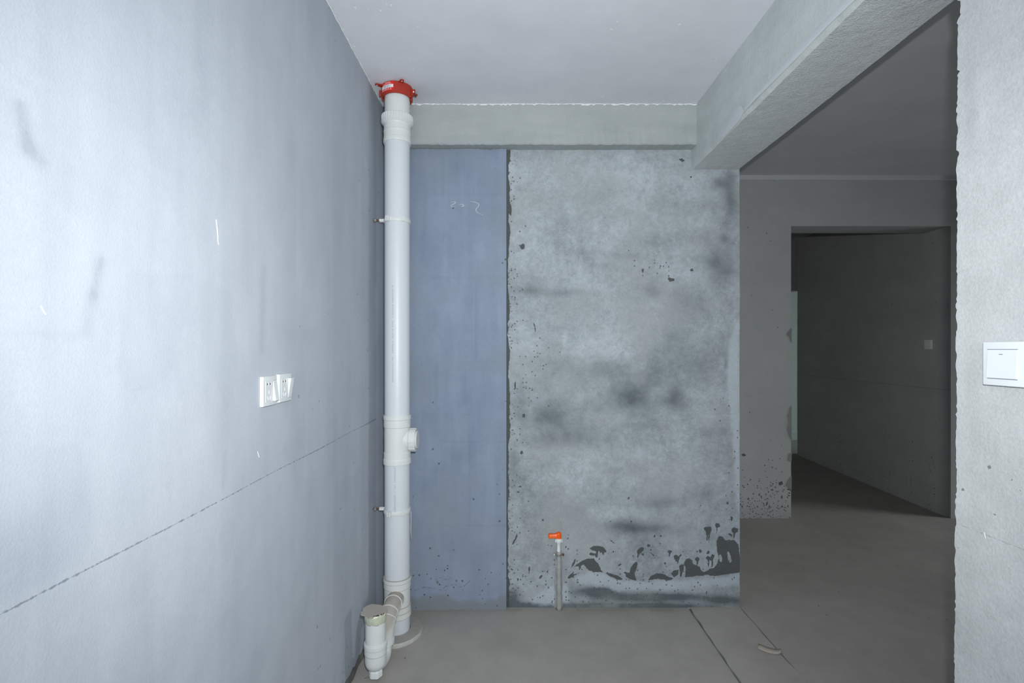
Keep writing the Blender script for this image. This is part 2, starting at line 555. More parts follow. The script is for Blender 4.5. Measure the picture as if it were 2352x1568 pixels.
# a long damp mortar fillet where the left wall meets the floor
bm = bmesh.new()
prev = None
for i in range(120):
    y = 2.74 - i * 0.030
    hh = 0.018 + 0.022 * random.random()
    dd = 0.008 + 0.012 * random.random()
    cur = [bm.verts.new((XL + 0.001, y, hh)), bm.verts.new((XL + dd * 0.5, y, hh * 0.6)), bm.verts.new((XL + dd, y, 0.001))]
    if prev:
        for a in range(2):
            bm.faces.new((prev[a], cur[a], cur[a + 1], prev[a + 1]))
    prev = cur
obj('mortar_fillet', bm, M['joint'], wall_left, True)
def ribbon(name, pts2, wd, place, mat, parent):
    """thin raised stroke on a wall; place(u, v, h) -> point"""
    bm = bmesh.new()
    rows = []
    n = len(pts2)
    for i, p in enumerate(pts2):
        a, b = pts2[max(i - 1, 0)], pts2[min(i + 1, n - 1)]
        t = Vector((b[0] - a[0], b[1] - a[1])).normalized()
        ww = wd * (0.35 + 0.65 * math.sin(math.pi * (i + 0.5) / n)) * random.uniform(0.8, 1.2)
        nx, ny = -t.y * ww, t.x * ww
        rows.append([bm.verts.new(place(p[0] + nx, p[1] + ny, 0.0)), bm.verts.new(place(p[0], p[1], 0.0012)),
                     bm.verts.new(place(p[0] - nx, p[1] - ny, 0.0))])
    for a, b in zip(rows, rows[1:]):
        for k in range(2):
            bm.faces.new((a[k], b[k], b[k + 1], a[k + 1]))
    return obj(name, bm, mat, parent, True)
onleft = lambda y, z, h: (XL + 0.0012 + h, y, z)
o = ribbon('chalk_mark', [tuple(p)[:2] for p in spline([(*lw(*q), 0) for q in ((495, 504), (497, 520), (499, 540), (499, 553), (501, 562))], 5)],
           0.0016, onleft, M['chalk'], wall_left)
o['label'] = 'short white upright chalk stroke'
for pts in (((92, 702), (98, 715), (104, 722)), ((590, 1036), (594, 1050))):
    ribbon('chalk_mark', [tuple(p)[:2] for p in spline([(*lw(*q), 0) for q in pts], 4)], 0.0009, onleft, M['chalk'], wall_left)

# ------------------------------------------------------------------ back wall: cement render with splashes
def C(*pts):                  # readings taken on an enlarged strip of the wall foot
    return [bw(1140 + p[0] / 3.92, 1140 + p[1] / 3.92) for p in pts]
SPLASH = [
    C((845,468),(870,448),(920,443),(965,458),(990,488),(985,503),(972,490),(968,530),(955,520),(945,490),(935,520),(930,490),(918,490),(912,553),(902,548),(898,495),(880,490),(860,480)),
    C((832,522),(850,508),(880,510),(905,525),(905,550),(893,545),(885,525),(870,535),(850,530)),
    C((690,640),(760,585),(830,557),(880,558),(890,580),(915,600),(960,685),(880,680),(830,665),(800,625),(785,610),(765,625),(750,665),(742,660),(745,630),(720,630)),
    C((668,650),(690,590),(705,562),(720,562),(712,590),(690,625),(675,655)),
    C((640,730),(680,690),(700,668),(690,700),(730,695),(700,715),(670,735),(650,740)),
    C((980,690),(1010,672),(1010,688),(1080,705),(1130,735),(1140,752),(1080,745),(1010,710)),
    C((1140,680),(1165,675),(1200,690),(1210,640),(1240,600),(1262,588),(1273,595),(1268,630),(1245,690),(1250,730),(1265,757),(1200,745),(1165,720),(1160,700)),
    C((1265,495),(1290,460),(1310,450),(1330,465),(1315,490),(1290,515),(1275,555),(1268,545),(1270,520)),
    C((1365,755),(1390,715),(1440,688),(1500,695),(1550,720),(1600,735),(1560,755),(1450,740)),
    C((1540,490),(1560,480),(1582,490),(1570,505),(1560,540),(1553,540),(1553,510)),
    C((1595,535),(1615,520),(1640,535),(1660,515),(1670,525),(1650,550),(1635,605),(1628,600),(1625,565),(1618,600),(1610,570)),
    C((1685,600),(1710,560),(1740,552),(1765,575),(1772,610),(1830,630),(1840,660),(1880,690),(1870,710),(1800,715),(1700,725),(1703,640)),
    C((1645,620),(1665,605),(1688,615),(1685,650),(1665,720),(1655,715),(1650,660)),
    C((1570,690),(1600,665),(1640,655),(1640,700),(1600,725)),
    C((1785,560),(1805,540),(1830,555),(1825,575),(1810,620),(1803,620),(1803,585)),
    C((1885,550),(1905,530),(1925,545),(1940,520),(1965,525),(1950,570),(1950,630),(1942,630),(1935,580),(1920,575),(1912,640),(1903,640),(1905,580)),
    C((1870,680),(1920,650),(1960,640),(1990,600),(2000,560),(1985,480),(1980,400),(2000,355),(2040,360),(2060,395),(2100,390),(2150,395),(2180,430),(2196,600),(2196,680),(1960,715),(1880,700)),
    C((1865,285),(1880,272),(1930,270),(1940,295),(1925,330),(1920,380),(1913,435),(1908,380),(1908,330),(1900,400),(1893,395),(1890,330)),
    C((1965,250),(1985,240),(2008,240),(2016,282),(2003,270),(1993,280),(1985,340),(1980,335),(1983,285)),
    C((2118,290),(2140,278),(2175,290),(2175,315),(2150,330),(2140,380),(2133,375),(2135,330),(2120,315)),
    C((2105,180),(2120,170),(2130,190),(2122,225),(2115,220)),
    C((1900,490),(1912,480),(1920,500),(1912,520),(1902,515)),
    C((285,640),(295,630),(305,640),(300,695),(292,695)),
    C((455,670),(462,658),(468,665),(466,690),(458,688)),
    C((385,735),(400,712),(412,705),(410,725),(395,740)),
    C((1300,515),(1325,508),(1335,520),(1320,532)),
    C((1355,440),(1365,428),(1388,435),(1380,455),(1362,452)),
    C((1025,395),(1035,393),(1065,418),(1060,424)),
    C((1385,503),(1395,503),(1425,532),(1420,538)),
    C((1085,620),(1120,600),(1128,606),(1110,628)),
    C((1465,350),(1480,342),(1495,358),(1480,368)),
    C((130,640),(150,655),(150,665),(136,660)),
    C((165,380),(185,330),(192,350),(180,385),(150,430),(140,435),(150,400)),
    C((1700,535),(1710,528),(1716,540),(1706,546)), C((1845,560),(1858,555),(1858,568)),
    C((1510,595),(1522,588),(1528,605),(1516,612)), C((1380,470),(1392,468),(1400,480),(1388,486)),
    C((1820,480),(1835,472),(1852,490),(1838,510),(1826,500)), C((1798,490),(1812,480),(1816,500),(1804,506)),
    C((2085,340),(2100,330),(2120,342),(2125,360),(2105,352)), C((2070,55),(2085,42),(2090,65),(2075,72)),
]
SPLASH += [[bw(*p) for p in pg] for pg in (
    ((1194,566),(1198,560),(1204,560),(1206,566),(1204,572),(1197,573)),
    ((1533,640),(1536,636),(1548,640),(1550,645),(1538,647)),
    ((1166,470),(1171,463),(1176,480),(1174,498),(1169,490)),
    ((1181,882),(1184,876),(1185,890),(1182,895)),
    ((1193,1040),(1198,1034),(1202,1040),(1197,1044)),
    ((1189,1118),(1195,1115),(1199,1119),(1194,1118)), ((1186,1130),(1192,1127),(1195,1131),(1190,1131)),
    ((1200,952),(1205,950),(1207,958),(1200,960)), ((1584,619),(1590,616),(1593,622),(1586,624)),
    ((1473,618),(1479,617),(1478,626),(1475,628)), ((1584,406),(1588,402),(1590,407),(1586,409)),
    ((1558,366),(1566,363),(1573,369),(1566,372)), ((1225,741),(1227,740),(1231,758),(1229,764)))]
for i in range(46):           # loose drops thrown up from the floor
    x = 1180 + 515 * random.random()
    y = 1330 - abs(random.gauss(0, 70))
    r = random.uniform(0.7, 2.2)
    SPLASH.append(ell(bw(x, y), r / SB, r * random.uniform(0.8, 1.8) / SB, 8, random.uniform(-0.5, 0.5)))
HOLES = [C((2005,530),(2022,520),(2035,560),(2025,590),(2008,580)), C((2080,500),(2092,490),(2105,530),(2118,575),(2105,600),(2085,570))]
PALE = [C((290,925),(400,850),(520,800),(640,790),(665,960),(520,985),(330,965)),
        C((690,745),(830,675),(960,695),(1130,755),(1380,765),(1700,740),(2196,700),(2196,800),(1900,815),(1700,830),(1300,850),(1060,850),(900,800),(760,790)),
        [bw(*p) for p in ((1684,750),(1700,735),(1700,1190),(1690,1150),(1684,1000),(1672,930),(1668,850),(1674,800))]]
TONES = [(1270,970,60,45,-.25),(1340,1000,55,35,-.18),(1216,665,40,12,-.20),(1300,672,55,10,-.22),(1380,575,60,10,-.12),(1430,588,50,8,-.18),
    (1653,610,42,50,-.38),(1496,671,22,18,-.28),(1565,686,26,42,-.26),(1611,709,26,26,-.22),(1554,790,34,60,-.22),(1550,916,26,26,-.38),
    (1458,916,42,38,-.28),(1678,445,17,55,-.45),(1650,420,16,14,-.30),(1665,548,14,12,-.30),(1622,468,14,14,-.18),(1669,839,7,25,-.35),
    (1625,545,8,14,-.25),(1640,480,10,22,-.18),(1400,790,80,45,.16),(1350,1060,70,45,.14),(1560,1005,70,40,.16),(1400,1170,40,20,.18),(1520,1092,60,18,.12),
    (1252,955,28,22,-.22),(1265,1013,34,18,-.34),(1316,1003,36,22,-.18),(1180,1064,13,30,-.32),(1430,1207,42,14,-.34),(1328,1170,25,18,-.16),
    (1405,1080,30,10,-.14),(1425,906,50,28,-.22),(1519,1152,48,18,-.30),(1605,1132,30,14,-.18),(1493,1215,45,11,-.26),(1632,993,32,18,-.24),
    (1470,976,50,10,-.18),(1380,850,80,25,-.18),(1300,840,50,30,-.12),(1450,420,120,40,.08),(1300,400,100,40,.07),(1330,500,60,14,-.07),
    (1215,435,20,6,-.12),(1330,455,22,6,-.12),(1350,468,14,5,-.12),(1500,560,60,10,-.10),(1600,590,20,10,-.15),(1270,1100,60,30,.10),
    (1500,850,30,60,-.14),(1610,840,30,40,-.16),(1195,925,14,50,-.14),(1580,1215,40,20,-.2),
    (1365,1358,48,11,-.75),(1460,1372,75,9,-.65),(1560,1370,95,9,-.60),(1660,1378,40,8,-.55),(1220,1392,60,7,-.7),(1300,1394,60,6,-.6),(1430,1392,200,7,-.75),(1180,1375,18,22,-.5)]
UB0, UBL = -0.06, XB1 + 0.06
def cem_tone(u, v):
    x = u + UB0
    t = gauss(x, v, [(*bw(a, b), c / SB, d / SB, e * 1.15) for a, b, c, d, e in TONES])
    return t + 0.15 + 0.08 * np.clip((v - 1.3) / 0.8, 0, 1) + 0.14 * (vnoise(x + 3, v * 2.5, 5, 77) - 0.5) + 0.10 * (vnoise(x + 3, v, 26, 78) - 0.5) - 0.35 * np.exp(-(v / 0.05) ** 2) * vnoise(x, v, 18, 79)
def cem_splash(u, v):
    x = u + UB0
    f = poly_field(x, v, SPLASH, HOLES)
    edge = -0.0265 + 0.006 + 0.014 * vnoise(v * 0, v, 9, 15) ** 2 + 0.006 * vnoise(v * 0, v, 45, 16)
    return np.maximum(f, np.clip((edge - x) * 100, -3, 2))
def cem_pale(u, v):
    return poly_field(u + UB0, v, PALE) * 0.9
def cem_speck(u, v):
    x = u + UB0
    a = 0.55 * np.exp(-((x + 0.02) / 0.06) ** 2) * (0.35 + (vnoise(x, v, 6, 41) > 0.5))
    a += 0.40 * np.exp(-(v / 0.22) ** 2)
    a += 0.5 * gauss(x, v, [(*bw(1235, 850), .06, .11, 1), (*bw(1210, 900), .05, .12, .9), (*bw(1500, 608), .10, .035, .9), (*bw(1655, 930), .05, .07, .5)])
    a += 0.35 * np.exp(-((x - 1.27) / 0.05) ** 2) * np.exp(-((v - 0.55) / 0.3) ** 2)
    return a
def cem_level(u, v):
    return (v - LINE - 0.0015) * 100
def cem_levelw(u, v):
    return -0.05 + 0.40 * vnoise(u, v * 0, 4.0, 55) - 0.4 * (u < 0.25)
def cem_warp(u, v):
    k = np.exp(-((UBL - u) / 0.012))
    j = (vnoise(u * 0, v, 12, 66) - 0.6) * 0.0015 + (vnoise(u * 0, v, 130, 67) - 0.5) * 0.0022
    return u + k * j, v
wall_back = structure(grid('wall_back', (UB0, YB, 0), (1, 0, 0), (0, 0, 1), UBL, 2.62, 0.004, M['cement'],
                           {'tone': cem_tone, 'splash': cem_splash, 'pale': cem_pale, 'speck': cem_speck, 'level': cem_level, 'levelw': cem_levelw},
                           depth=0.20, relief=0.002, warp=cem_warp, seed=8),
                      'mottled grey cement wall with dark splashes along its foot')
# the blue block panel to its left, standing slightly proud
PXE = -0.0265
def pw(x, y):
    s = F / YP
    return ((x - 1174.0) / s, EYE - (y - 800.0) / s)
def pan_tone(u, v):
    x = u + XL
    t = np.zeros_like(u)
    for yy, a in ((446, -.10), (637, -.12), (826, .10), (828, -.10), (1014, -.10), (1207, -.14)):
        t += 0.8 * a * np.exp(-((v - pw(0, yy)[1]) / 0.006) ** 2) * (vnoise(u, v * 0, 9, 19) > 0.3)
    for (xx, y0, y1, a, w_) in ((1024, 350, 640, .10, .010), (1018, 350, 450, -.10, .01), (1088, 640, 820, .12, .004), (1092, 640, 826, -.16, .02), (1078, 1015, 1205, -.14, .007),
                            (1100, 520, 600, .10, .03), (1002, 830, 920, -.16, .015), (1068, 860, 930, -.18, .018), (1120, 700, 900, -.06, .05), (1010, 640, 900, .06, .05)):
        X_, z1 = pw(xx, y0)
        z0 = pw(xx, y1)[1]
        t += 1.1 * a * np.exp(-((x - X_) / w_) ** 2) / (1 + np.exp(-(v - z0) / 0.01)) / (1 + np.exp(-(z1 - v) / 0.01))
    t += gauss(x, v, [(*pw(1060, 380), .09, .05, -.14), (*pw(1040, 470), .06, .03, -.06), (*pw(960, 400), .05, .1, -.10), (*pw(1060, 1050), .08, .06, -.12),
                      (*pw(1050, 1240), .08, .07, -.16), (*pw(1130, 560), .05, .10, .10), (*pw(970, 560), .05, .2, -.08), (*pw(1120, 1080), .05, .12, .10), (*pw(990, 1130), .06, .12, -.08), (*pw(1000, 350), .25, .03, -.15), (*pw(1120, 780), .05, .2, .08), (*pw(1150, 700), .02, .9, .10), (*pw(990, 750), .06, .1, .05)])
    return t
def curve_field(x, v, pts, wd):
    d = np.full_like(x, 9.0)
    for a, b in zip(pts, pts[1:]):
        d = np.minimum(d, seg_dist(x, v, pw(*a), pw(*b)))
    return wd - d * 100
def pan_score(u, v):
    x = u + XL
    f = np.full_like(u, -3.0)
    for pts, wd in ((((945, 1358), (975, 1348), (995, 1350), (1013, 1355), (1025, 1345), (1045, 1342), (1060, 1348)), 0.30),
                    (((1000, 1324), (1030, 1330), (1055, 1348), (1068, 1345), (1080, 1333)), 0.25),
                    (((1100, 1306), (1112, 1310), (1118, 1318)), 0.22), (((945, 1330), (965, 1326)), 0.12),
                    (((1167, 1000), (1163, 1120), (1165, 1200)), 0.1), (((1155, 870), (1158, 980)), 0.12)):
        f = np.maximum(f, curve_field(x, v, pts, wd))
    return np.clip(f, -3, 1)
PSPL = [[pw(*p) for p in pg] for pg in (
    ((930,334),(1170,334),(1170,341),(1120,344),(1080,341),(1010,343),(960,342),(930,345)),
    ((1002,1337),(1005,1332),(1008,1336),(1005,1341)), ((988,1327),(991,1326),(991,1332),(988,1331)),
    ((1040,1262),(1043,1260),(1044,1266)), ((948,1138),(951,1138),(951,1143),(948,1143)))]
PPAL = [[pw(*p) for p in pg] for pg in (((1035,1362),(1060,1362),(1085,1372),(1070,1385),(1040,1380)), ((1095,1358),(1112,1355),(1120,1375),(1108,1385)))]
panel = grid('block_panel', (XL, YP, 0), (1, 0, 0), (0, 0, 1), PXE - XL, 2.79, 0.005, M['blue_panel'],
             {'tone': pan_tone, 'score': pan_score, 'level': lambda u, v: (v - LINE - 0.001) * 100, 'levelw': lambda u, v: 0.12 + 0 * u, 'splash': lambda u, v: poly_field(u + XL, v, PSPL),
              'pale': lambda u, v: np.clip((0.035 + 0.07 * vnoise(u + 3, v * 0, 7, 17) + 0.02 * vnoise(u, v * 0, 31, 18) - v) * 70, -4, 2.0),
              'speck': lambda u, v: 0.004 + 0.30 * np.exp(-((v - 0.14) / 0.12) ** 2) + 0.12 * np.exp(-((u + XL - PXE) / 0.05) ** 2)},
             depth=0.10, relief=0.0012, parent=wall_back, seed=14)
panel['label'] = 'blue-grey plastered strip of the wall behind the drain pipe'
onpan = lambda x, z, h: (x, YP - 0.0012 - h, z)
def K(*pts):
    return [tuple(p)[:2] for p in spline([(*pw(1000 + a / 18.09, 440 + b / 18.09), 0) for a, b in pts], 5)]
for pts in (K((660, 440), (740, 432), (830, 430), (840, 460), (770, 510), (680, 560), (655, 600), (690, 630), (810, 625)),
            K((960, 555), (1040, 535), (1140, 525), (1165, 550), (1150, 590), (1090, 625), (1180, 600), (1270, 565)),
            K((1425, 440), (1500, 425), (1600, 430), (1700, 460), (1780, 500), (1805, 570), (1750, 660), (1690, 740), (1695, 810), (1760, 880), (1900, 945), (1990, 985))):
    ribbon('chalk_mark', pts, 0.0022, onpan, M['chalk_dim'], wall_back)

# ------------------------------------------------------------------ right wall stub
YE = 1.0735
def rw_warp(u, v):
    k = np.exp(-((2.27 + 0.0 - u) / 0.02))
    j = (vnoise(u * 0, v, 9, 91) - 0.5) * 0.0014 + (vnoise(u * 0, v, 150, 92) - 0.5) * 0.0036
    nick = -0.005 * (vnoise(u * 0, v, 34, 93) > 0.95)
    return u + k * (j + nick + (1.233 - v) * 0.0035), v
def rw_c(x, y):
    s = (x - 1174.0) / XR
    return F / s, EYE - (y - 800.0) / s
def rw_tone(u, v):
    y = u - 1.2
    t = gauss(y, v, [(*rw_c(2230, 860), .02, .07, -.30), (*rw_c(2235, 1000), .02, .06, -.18), (*rw_c(2225, 200), .02, .06, -.22), (*rw_c(2230, 270), .012, .04, -.18),
                     (*rw_c(2235, 1190), .02, .05, -.14), (*rw_c(2255, 250), .006, .03, .25), (*rw_c(2270, 100), .05, .1, .05), (*rw_c(2210, 350), .006, .6, .10)])
    return t + 0.05
def rw_speck(u, v):
    y = u - 1.2
    return 0.55 * gauss(y, v, [(*rw_c(2282, 1075), .008, .012, 1), (*rw_c(2332, 1107), .010, .015, 1), (*rw_c(2207, 1107), .006, .012, .7),
                                      (*rw_c(2290, 1195), .012, .012, .6), (*rw_c(2208, 1235), .008, .01, .6)])
wall_right = structure(grid('wall_right', (XR, Y0, 0), (0, 1, 0), (0, 0, 1), YE - Y0, ZB, 0.006, M['pillar'],
                            {'tone': rw_tone, 'speck': rw_speck,
                             'level': lambda u, v: (v - 1.077) * 100, 'levelw': lambda u, v: 0.22 + 0 * u},
                            depth=-0.30, relief=0.002, warp=rw_warp, seed=23),
                       'pale grey rendered wall end with a ragged edge at the right')
ribbon('chalk_mark', [rw_c(2263, 1222), rw_c(2264, 1228), rw_c(2266, 1236)], 0.0012, lambda y, z, h: (XR - 0.002 - h, y, z), M['patch'], wall_right)

# ------------------------------------------------------------------ floor
def fl_tone(u, v):
    x, y = u + XL, v + Y0
    t = 0.10 * (vnoise(x + 5, y + 5, 2.2, 51) - 0.5)
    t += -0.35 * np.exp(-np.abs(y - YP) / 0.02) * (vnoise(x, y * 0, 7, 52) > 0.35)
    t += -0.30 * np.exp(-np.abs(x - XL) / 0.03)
    return t
floor = structure(grid('floor', (XL - 0.02, Y0, 0), (1, 0, 0), (0, 1, 0), 0.995 - XL + 0.02, 2.98 - Y0 - 0.15, 0.012, M['floor'],
                       {'tone': fl_tone, 'speck': lambda u, v: 0.004 + 0 * u}, depth=0.12, relief=0.0015, seed=33),
                  'dusty grey-brown kitchen floor screed')
def th_warp(u, v):
    e = np.exp(-((u) / 0.01)) * (vnoise(u * 0, v, 14, 35) - 0.5) * 0.010
    e2 = np.exp(-((0.283 - u) / 0.01)) * (vnoise(u * 0, v, 10, 36) - 0.5) * 0.010
    return u + e + e2, v
thr = structure(grid('trim_1', (1.003, 0.9, 0.004), (1, 0, 0), (0, 1, 0), 0.283, 1.868, 0.008, M['floor'],
                     {'tone': lambda u, v: 0.08 + 0.12 * (vnoise(u + 2, v, 4, 37) - 0.5), 'speck': lambda u, v: 0.006 + 0 * u},
                     depth=0.10, relief=0.0012, warp=th_warp, seed=37),
                'screed strip across the opening between two floor joints')
obj('floor_joint', boxes((0.99, 1.006, -1.2, 2.765, -0.10, -0.004), (1.284, 1.297, -1.2, 2.765, -0.10, -0.004)), M['joint'], thr)
hall_floor = structure(grid('floor.001', (1.293, Y0, 0), (1, 0, 0), (0, 1, 0), 5.75, 9.2, 0.03, M['floor'],
                            {'tone': lambda u, v: 0.16 * (vnoise(u + 2, v, 1.3, 39) - 0.5), 'speck': lambda u, v: 0.006 + 0 * u},
                            depth=0.12, relief=0.001, seed=39), 'grey screed floor of the next room')

# ------------------------------------------------------------------ ceilings and beams
def ce_tone(u, v):
    x, y = XB0 + 0.03 - u, v + Y0
    t = 0.10 * (vnoise(x + 4, y, 2.1, 61) - 0.5) + 0.06 * (vnoise(x * 3 + 9, y, 1.6, 62) - 0.5)
    t += gauss(x, y, [(0.12, 2.5, .22, .10, -.22), (-.42, 2.55, .10, .10, -.22), (-.2, 2.3, .06, .05, -.12), (.75, 2.6, .2, .08, -.12), (-.55, 2.62, .1, .06, -.2), (-.05, 1.9, .05, .4, -.07)])
    return t
def ce_speck(u, v):
    x, y = XB0 + 0.03 - u, v + Y0
    return 0.006 + 0.03 * (vnoise(x, y, 2, 63) > 0.62) + 0.5 * np.exp(-((x - XL) / 0.012) ** 2)
ceiling = structure(grid('ceiling', (XB0 + 0.03, Y0, ZC), (-1, 0, 0), (0, 1, 0), XB0 + 0.03 - XL + 0.02, 2.72 - Y0, 0.012, M['ceiling'],
                         {'tone': ce_tone, 'speck': ce_speck}, depth=0.12, relief=0.0015, seed=43),
                    'off-white puttied kitchen ceiling')
# beam across the back
YX = F / 420.3
zx = EYE + (800 - 331) / 420.3
bm = bmesh.new()
nx = 90
rows = []
for i in range(nx + 1):
    x = XL + 0.020 + (XB0 - 0.01 - XL) * i / nx
    jz = (random.random() - 0.5) * 0.004
    jy = (random.random() - 0.5) * 0.003
    rows.append([bm.verts.new(p) for p in ((x, YX, ZC + 0.06), (x, YX + 0.002, 2.69), (x, YX + jy, zx + 0.006 + jz), (x, YX + 0.006 + jy, zx + jz),
                                            (x, YB + 0.05, zx + 0.002), (x, YB + 0.05, ZC + 0.06))])
for a, b in zip(rows, rows[1:]):
    for k in range(6):
        bm.faces.new((a[k], b[k], b[(k + 1) % 6], a[(k + 1) % 6]))
bm.faces.new(rows[0])
bm.faces.new(rows[-1])
cb = obj('cross_beam', bm, M['beam'], ceiling)
cb['label'] = 'concrete beam along the top of the back wall'
# ragged white putty where ceiling and beams meet
def putty(pts, out, down):
    bm = bmesh.new()
    prev = None
    for p in pts:
        h = 0.002 + 0.009 * random.random() ** 2
        d = 0.001 + 0.004 * random.random()
        p = Vector(p)
        cur = [bm.verts.new(p + Vector(out) * 0.0), bm.verts.new(p + Vector(out) * d * 1.5), bm.verts.new(p + Vector(out) * d + Vector(down) * h), bm.verts.new(p + Vector(down) * h)]
        if prev:
            for k in range(3):
                bm.faces.new((prev[k], cur[k], cur[k + 1], prev[k + 1]))
        prev = cur
    return bm
obj('putty_edge', putty([(XL + 0.02 + i * 0.012, YX - 0.0005, ZC - 0.0015) for i in range(143)], (0, -1, 0), (0, 0, -1)), M['putty'], ceiling, True)
obj('putty_edge', putty([(XL + 0.001, -1.0 + i * 0.015, ZC - 0.0015) for i in range(244)], (1, 0, 0), (0, 0, -0.5)), M['putty'], ceiling, True)
# the long beam over the opening
bm = bmesh.new()
ny = 160
rows = []
def jit(i, f, s):
    return float(vnoise(np.array([i * f]), np.array([0.3]), 1.0, s)[0]) - 0.5
for i in range(ny + 1):
    y = Y0 + (YB - Y0) * i / ny
    e1, e2, e3, e4 = jit(i, 0.35, 1), jit(i, 1.3, 2), jit(i, 0.4, 3), jit(i, 1.5, 4)
    a = e1 * 0.006 + e2 * 0.003
    b = e3 * 0.004 + e4 * 0.005
    rows.append([bm.verts.new(p) for p in (
        (XB0, y, ZH + 0.02), (XB0 + 0.003 * e1, y, ZC - 0.01), (XB0 + 0.002 * e3, y, 2.60), (XB0 + a * 0.6, y, ZB + 0.010 + a), (XB0 + 0.010 + a, y, ZB + 0.001),
        (1.15, y, ZB + 0.002 * e1), (XB1 - 0.004 + b, y, ZB + 0.001), (XB1 + b * 0.5, y, ZB + 0.006), (XB1, y, ZH + 0.02))])
for a, b in zip(rows, rows[1:]):
    for k in range(9):
        f = bm.faces.new((a[k], b[k], b[(k + 1) % 9], a[(k + 1) % 9]))
        f.material_index = 1 if k in (4, 5, 6) else 0
bm.faces.new(rows[0])
bm.faces.new(rows[-1])
mb = obj('main_beam', bm, [M['beam_face'], M['beam_rough']], ceiling)
mb['label'] = 'deep concrete beam running over the opening to the next room'
# smoothed plaster smears on the beam face
def blob(pts, place, th):
    bm = bmesh.new()
    c = (sum(p[0] for p in pts) / len(pts), sum(p[1] for p in pts) / len(pts))
    outer = [bm.verts.new(place(p[0], p[1], 0.0)) for p in pts]
    inner = [bm.verts.new(place(c[0] + (p[0] - c[0]) * 0.8, c[1] + (p[1] - c[1]) * 0.8, th)) for p in pts]
    n = len(pts)
    for i in range(n):
        bm.faces.new((outer[i], outer[(i + 1) % n], inner[(i + 1) % n], inner[i]))
    bm.faces.new(inner)
    return bm
onbeam = lambda y, z, h: (XB0 - 0.0022 - h, y, z)
def bf(x, y):
    s = (x - 1174.0) / XB0
    return F / s, EYE - (y - 800.0) / s
obj('plaster_patch', blob([bf(*p) for p in ((1650,318),(1672,280),(1690,245),(1705,243),(1710,255),(1700,275),(1680,298),(1662,316))], onbeam, 0.0015), M['patch'], ceiling, True)
obj('plaster_patch', blob([bf(*p) for p in ((1700,268),(1740,225),(1790,175),(1840,125),(1900,62),(1960,5),(1990,-25),(1975,-28),(1925,18),(1870,70),(1825,115),(1780,168),(1735,218))], onbeam, 0.0015), M['patch'], ceiling, True)
hall_ceiling = structure(obj('ceiling.001', boxes((XB1 - 0.02, 7.1, Y0, 8.0, ZH, ZH + 0.12)), M['hall_ceiling']), 'grey ceiling of the next room')

# ------------------------------------------------------------------ far wall of the next room with its wide doorway
SF = F / YF
def fw(x, y):
    return ((x - 1174.0) / SF, EYE - (y - 800.0) / SF)
DX0, DX1, DZ = (1817 - 1174) / SF, 3.775, EYE + 281 / SF
FSPL = []
for i in range(150):
    x = 1700 + 117 * random.random()
    y = 1165 - abs(random.gauss(0, 55))
    r = random.uniform(0.5, 2.2) * (0.6 if y < 1080 else 1)
    FSPL.append(ell(fw(x, y), r / SF, r / SF * random.uniform(0.7, 1.2), 8))
FSPL += [[fw(*p) for p in pg] for pg in (((1701,1043),(1708,1041),(1715,1046),(1706,1048)), ((1788,1108),(1796,1104),(1799,1112),(1790,1115)))]
def far_warp(u, v):
    x = u
    chips = [(fw(0, 772)[1], 0.045, 0.030), (fw(0, 945)[1], 0.07, 0.030), (fw(0, 990)[1], 0.13, 0.045), (fw(0, 1048)[1], 0.04, 0.035), (fw(0, 1105)[1], 0.07, 0.035)]
    return u, v
wall_far = structure(grid('wall_far', (1.0, YF, 0), (1, 0, 0), (0, 0, 1), DX0 - 1.0, ZH, 0.008, M['hall'],
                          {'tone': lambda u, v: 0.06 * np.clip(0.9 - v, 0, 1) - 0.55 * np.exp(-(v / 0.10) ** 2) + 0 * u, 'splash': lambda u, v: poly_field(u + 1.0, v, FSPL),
                           'speck': lambda u, v: 0.01 + 0.35 * np.exp(-(v / 0.40) ** 2) + 0.55 * np.exp(-(v / 0.14) ** 2),
                           'level': lambda u, v: (v - LINE - 0.01) * 100, 'levelw': lambda u, v: 0.05 + 0 * u},
                          depth=0.26, relief=0.0005, seed=53),
                     'grey rendered far wall with a wide doorway')
obj('lintel', boxes((DX0 - 0.001, 7.05, YF, YF + 0.26, DZ, ZH + 0.01)), M['hall_plain'], wall_far)
obj('wall_pier', boxes((DX1, 7.05, YF, YF + 0.12, 0, DZ)), M['hall_plain'], wall_far)
# broken plaster on the door edge: rough darker patches
def onfar(x, z, h):
    return (x, YF - 0.0022 - h, z)
for pts in (((1818,752),(1810,762),(1806,768),(1812,774),(1816,785),(1818,788)),
            ((1818,930),(1813,938),(1812,946),(1808,955),(1811,968),(1808,985),(1812,1000),(1818,1014)),
            ((1818,1038),(1811,1042),(1808,1055),(1814,1060),(1818,1058)), ((1818,1090),(1808,1105),(1804,1112),(1812,1122),(1818,1124))):
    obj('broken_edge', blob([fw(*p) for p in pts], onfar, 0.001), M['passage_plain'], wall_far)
structure(obj('trim_2', boxes((1.29, 7.05, YF - 0.018, YF + 0.01, 2.90, 2.952), bevel=0.006), M['patch']), 'pale plaster strip under the ceiling of the next room')

